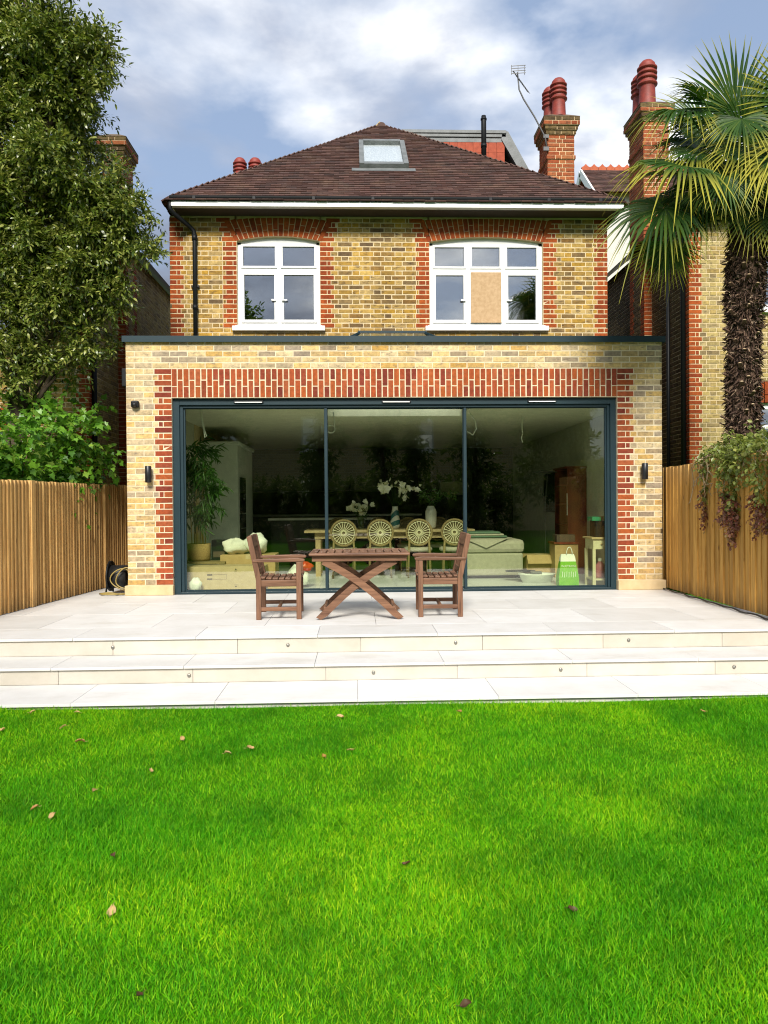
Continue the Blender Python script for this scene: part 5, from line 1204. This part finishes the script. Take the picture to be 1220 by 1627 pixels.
t = thing('plastic_tub', 'white plastic storage tub with dark lid on the tiled floor', 'tub', (2.08,.95,F0)); part('tub_body', MB().lathe([(0,0),(.20,0),(.25,.11),(.27,.12),(.27,.13),(.23,.125),(.19,.02),(0,.02)], (2.08,.95,F0), 24, 1.0, .7), 'bag_white', t); part('lid', MB().lathe([(0,0),(.22,.0),(.22,.015),(0,.02)], (1.90,1.2,.15), 22, 1.0, .7), 'dark_kitchen', t)
part('contents', MB().box(2.0,2.15,.92,1.02,.13,.17), 'steel', t)
t = thing('wooden_cabinet', 'low orange brown wooden cabinet in front of the bookcase', 'cabinet', (2.72,1.75,F0)); part('carcass', MB().box(2.52,2.88,1.62,1.95,F0,.52), 'oak_pale', t, bevel=.006); LAST[0].data.materials[0] = MATS['cardboard']; part('top', MB().box(2.50,2.90,1.60,1.97,.521,.55), 'mahogany', t)
part('contents', MB().box(2.56,2.84,1.66,1.9,.551,.66), 'print_dark', t)
# bag
t = thing('shopping_bag', 'bright green and white supermarket shopping bag on the floor inside the glass', 'bag', (2.40,.50,F0))
c0 = (2.40, .50)
def ringz(z, w, d_): return [(c0[0]-w,c0[1]-d_,z),(c0[0]+w,c0[1]-d_,z),(c0[0]+w,c0[1]+d_,z),(c0[0]-w,c0[1]+d_,z)]
def loft(rings):
    mb = MB(); V = sum(rings, []); F = []
    for j in range(len(rings)-1):
        for i in range(4): F.append((j*4+i, j*4+(i+1) % 4, (j+1)*4+(i+1) % 4, (j+1)*4+i))
    return mb.add(V, F+[(3,2,1,0)])
part('bag_body', loft([ringz(F0,.135,.075),ringz(.12,.140,.08),ringz(.26,.118,.062),ringz(.345,.105,.045)]), 'bag_green', t)
part('bag_top', loft([ringz(.345,.105,.045),ringz(.40,.10,.030),ringz(.445,.085,.018)]), 'bag_white', t)
part('handle', MB().tube([(2.42+.04*math.cos(a),.47,.44+.10*math.sin(a)) for a in np.linspace(0,math.pi,11)], .006, 6), 'bag_white', t)
def letters(name, body, size, loc, mat, parent, rx=90):
    cu = bpy.data.curves.new(name, 'FONT'); cu.body = body; cu.size = size; cu.align_x = 'CENTER'; cu.extrude = .0006; cu.materials.append(MATS[mat])
    o = bpy.data.objects.new(name, cu); col.objects.link(o)
    bpy.context.view_layer.update(); me = bpy.data.meshes.new_from_object(o); bpy.data.objects.remove(o); o = link(name, me, mat, parent); o.rotation_euler = (R(rx),0,0); o.location = loc; return o
letters('lettering', 'WAITROSE', .042, (2.40,.4315,.268), 'bag_white', t, 76)
lm = MB()
for k in range(7):
    x = 2.31+k*.03; z = .19-.01*(k % 2); lm.bar((x,.4225-.001,z-.05),(x+.004,.4275-.001,z+.02),.006,.002,(0,1,0))
part('printed_leaves', lm, 'bag_white', t)
# console table
t = thing('console_table', 'small cream painted side table by the right door jamb', 'side table', (2.82,.42,F0))
part('top', MB().box(2.66,3.02,.24,.66,.655,.68), 'oak_pale', t, bevel=.004); part('drawer', MB().box(2.69,2.99,.27,.63,.52,.654), 'cream_paint', t); part('knob', MB().lathe([(0,.02),(.014,.016),(.008,0)], (0,0,0), 10), 'oak_pale', t)
LAST[0].rotation_euler = (R(90),0,0); LAST[0].location = (2.80,.269,.59)
for x in (2.70,2.98):
    for y in (.28,.62): part('leg', MB().box(x-.02,x+.02,y-.02,y+.02,F0,.52), 'cream_paint', t)
part('shelf', MB().box(2.69,2.99,.27,.63,.10,.12), 'cream_paint', t)
t = thing('black_box', 'black box with a green book on the cream side table', 'box', (2.87,.45,.681)); part('box_body', MB().box(2.74,3.0,.32,.58,.681,.90), 'black_plastic', t, bevel=.004); part('green_book', MB().box(2.70,2.82,.34,.56,.902,.955), 'book_green', t); part('brown_book', MB().box(2.85,2.97,.36,.55,.902,.96), 'cardboard', t)
t = thing('pink_bottle', 'pink bottle with white cap on the lower shelf of the side table', 'bottle', (2.84,.45,.121)); part('bottle_body', MB().lathe([(0,0),(.06,0),(.065,.02),(.065,.17),(.03,.21),(.025,.23)], (2.84,.45,.121), 16), 'pink_plastic', t); part('cap', MB().lathe([(.03,0),(.03,.045),(0,.045)], (2.84,.45,.345), 12), 'bag_white', t)
# loose ceiling wires where lamps will hang
for (x, y, pts, lab) in ((-2.58,.55,[(0,0,0),(.01,0,-.12),(.05,0,-.30),(.07,0,-.36),(.05,0,-.38),(.035,0,-.30),(.0,0,-.10)],'white looped cable hanging from the ceiling above the bamboo'),
                   (-.80,.9,[(0,0,0),(.01,0,-.18)]+[(-.04+.06*math.cos(a),.02*math.sin(a),-.24+.055*math.sin(a)) for a in np.linspace(0.5,13,26)],'coiled pale cable hanging from the ceiling by the left mullion'),
                   (1.12,.9,[(0,0,0),(.08,0,-.12),(.10,0,-.24),(.05,0,-.33),(-.03,0,-.28)],'white cable loop hanging from the ceiling by the right mullion'),
                   (1.98,1.4,[(0,0,0),(.0,0,-.20),(.01,0,-.26),(-.01,0,-.33),(.01,0,-.40)],'short knotted white cable hanging in the right hand bay')):
    o = part('ceiling_cable', MB().tube([(x+a, y+b, 2.45+c) for a, b, c in pts], .008, 6), 'bag_white'); setp(o, lab, 'cable', 'loose ceiling cables')

# ------------------------------------------------------------------ grass and fallen leaves
rng = np.random.default_rng(77)
N_G = 780000
# thicker towards the house end only as far as the camera can tell blades apart
y = np.where(rng.random(N_G) < .62, -4.30-4.5*rng.random(N_G), -6.2-2.5*rng.random(N_G)); x = -4.4 + 7.85*rng.random(N_G)
off_ = np.abs(x+.4+.036*(y+9.96)) - (y+9.96)*.50; keep = (off_ < .45) | ((off_ < 1.7) & (rng.random(N_G) < .4)); x, y = x[keep], y[keep]; n = len(x)
fld = np.sin(x*3.1+1.3*np.sin(y*2.3))+np.sin(y*4.1+x*1.7)+.6*np.sin(x*9.0-y*7.0)
base = np.stack([x, y, -.337+.006*np.sin(x*2.1+y)+.005*np.sin(y*3.3-x)], 1)
ang = 1.2*np.sin(x*2.0+y*1.2)+1.1*np.sin(y*5.3-x*3.1)+rng.normal(size=n)*2.4
lean = .2+.8*rng.random(n); dv = np.stack([np.cos(ang)*lean, np.sin(ang)*lean, np.ones(n)], 1)
Lg = (.020+.025*rng.random(n)**1.6)*(1+.10*fld); W = .0020+.0018*rng.random(n)
nv = np.stack([np.cos(ang), np.sin(ang), .1*np.ones(n)], 1) + rng.normal(size=(n,3))*.5
V, I = leaves(base, dv, nv, Lg, W, GRASS)
setp(link('grass', np_mesh('grass', V, I), 'grass_blade'), 'short bright green lawn grass', kind='stuff')
LV = [(-2.203,-5.169),(-1.252,-5.444),(-1.134,-5.345),(-.687,-5.523),(-1.626,-5.711),(-.535,-5.429),(-1.833,-6.007),(-2.047,-6.216),(-1.926,-6.32),(-1.377,-7.189),(-.301,-6.871),(-1.143,-7.669),(-.185,-7.761),(-1.508,-6.745),(-.609,-4.704),(.271,-7.255),(-2.814,-4.863),(1.902,-4.722),(-2.787,-4.451),(-2.466,-4.488),(-2.428,-4.845),(-1.582,-5.143),(.221,-4.613)]
where = ['pale curled leaf below the left riser end','tan leaf left of a paired leaf, mid lawn','tan leaf right of a paired leaf, mid lawn','yellow brown leaf below the left chair','pale leaf below the paired tan leaves','small tan leaf below the table','tan leaf on the left lawn above a close pair','upper of a close pair of leaves at the left edge','lower of a close pair of leaves at the left edge','large brown leaf on the left lawn foreground','dark shrivelled leaf in the lawn centre','dark brown leaf near the lower left corner','large dark brown leaf near the bottom edge','dark small leaf on the left lawn','pale leaf close to the step below the table','dark leaf on the right lawn foreground','pale leaf at the far left edge by the step','tan leaf on the far right by the step','yellow leaf touching the step at far left','second yellow leaf near the step at far left','small tan leaf beside the pale curled leaf','tiny tan leaf left of centre by the step','small yellow leaf right of centre by the step']
for k, ((x, y), lab) in enumerate(zip(LV, where)):
    dark = k in (10,11,12,13,15); s = (.044 if k not in (9,12,0) else .052)*(.75 if k in (10,11,12,13,15) else 1)*random.uniform(.85,1.15)
    rr = np.random.default_rng(200+k); V = []; 
    for i in range(9):
        u_ = i/8; w = .36*math.sin(math.pi*min(1,u_*.96+.02))**.8
        for j in (-1,-.5,0,.5,1): V.append(((u_-.5), w*j*.9, .20*abs(j)**1.5+.16*math.sin(u_*3+k)-.05+.03*rr.normal()))
    mb = MB().add([Vector(v)*s for v in V], [(i*5+j, i*5+j+1, (i+1)*5+j+1, (i+1)*5+j) for i in range(8) for j in range(4)], True)
    mb.tube([(-.5*s,0,0),(-.85*s,.05*s,.06*s)], .0012, 4)
    o = part('fallen_leaf', mb, 'fallen_leaf_dark' if dark else 'fallen_leaf'); o.location = (x, y, -.306); o.rotation_euler = (random.uniform(-.3,.5), random.uniform(-.3,.3), random.uniform(0,6.28))
    setp(o, 'fallen leaf: '+lab, 'leaf', 'fallen leaves on the lawn')
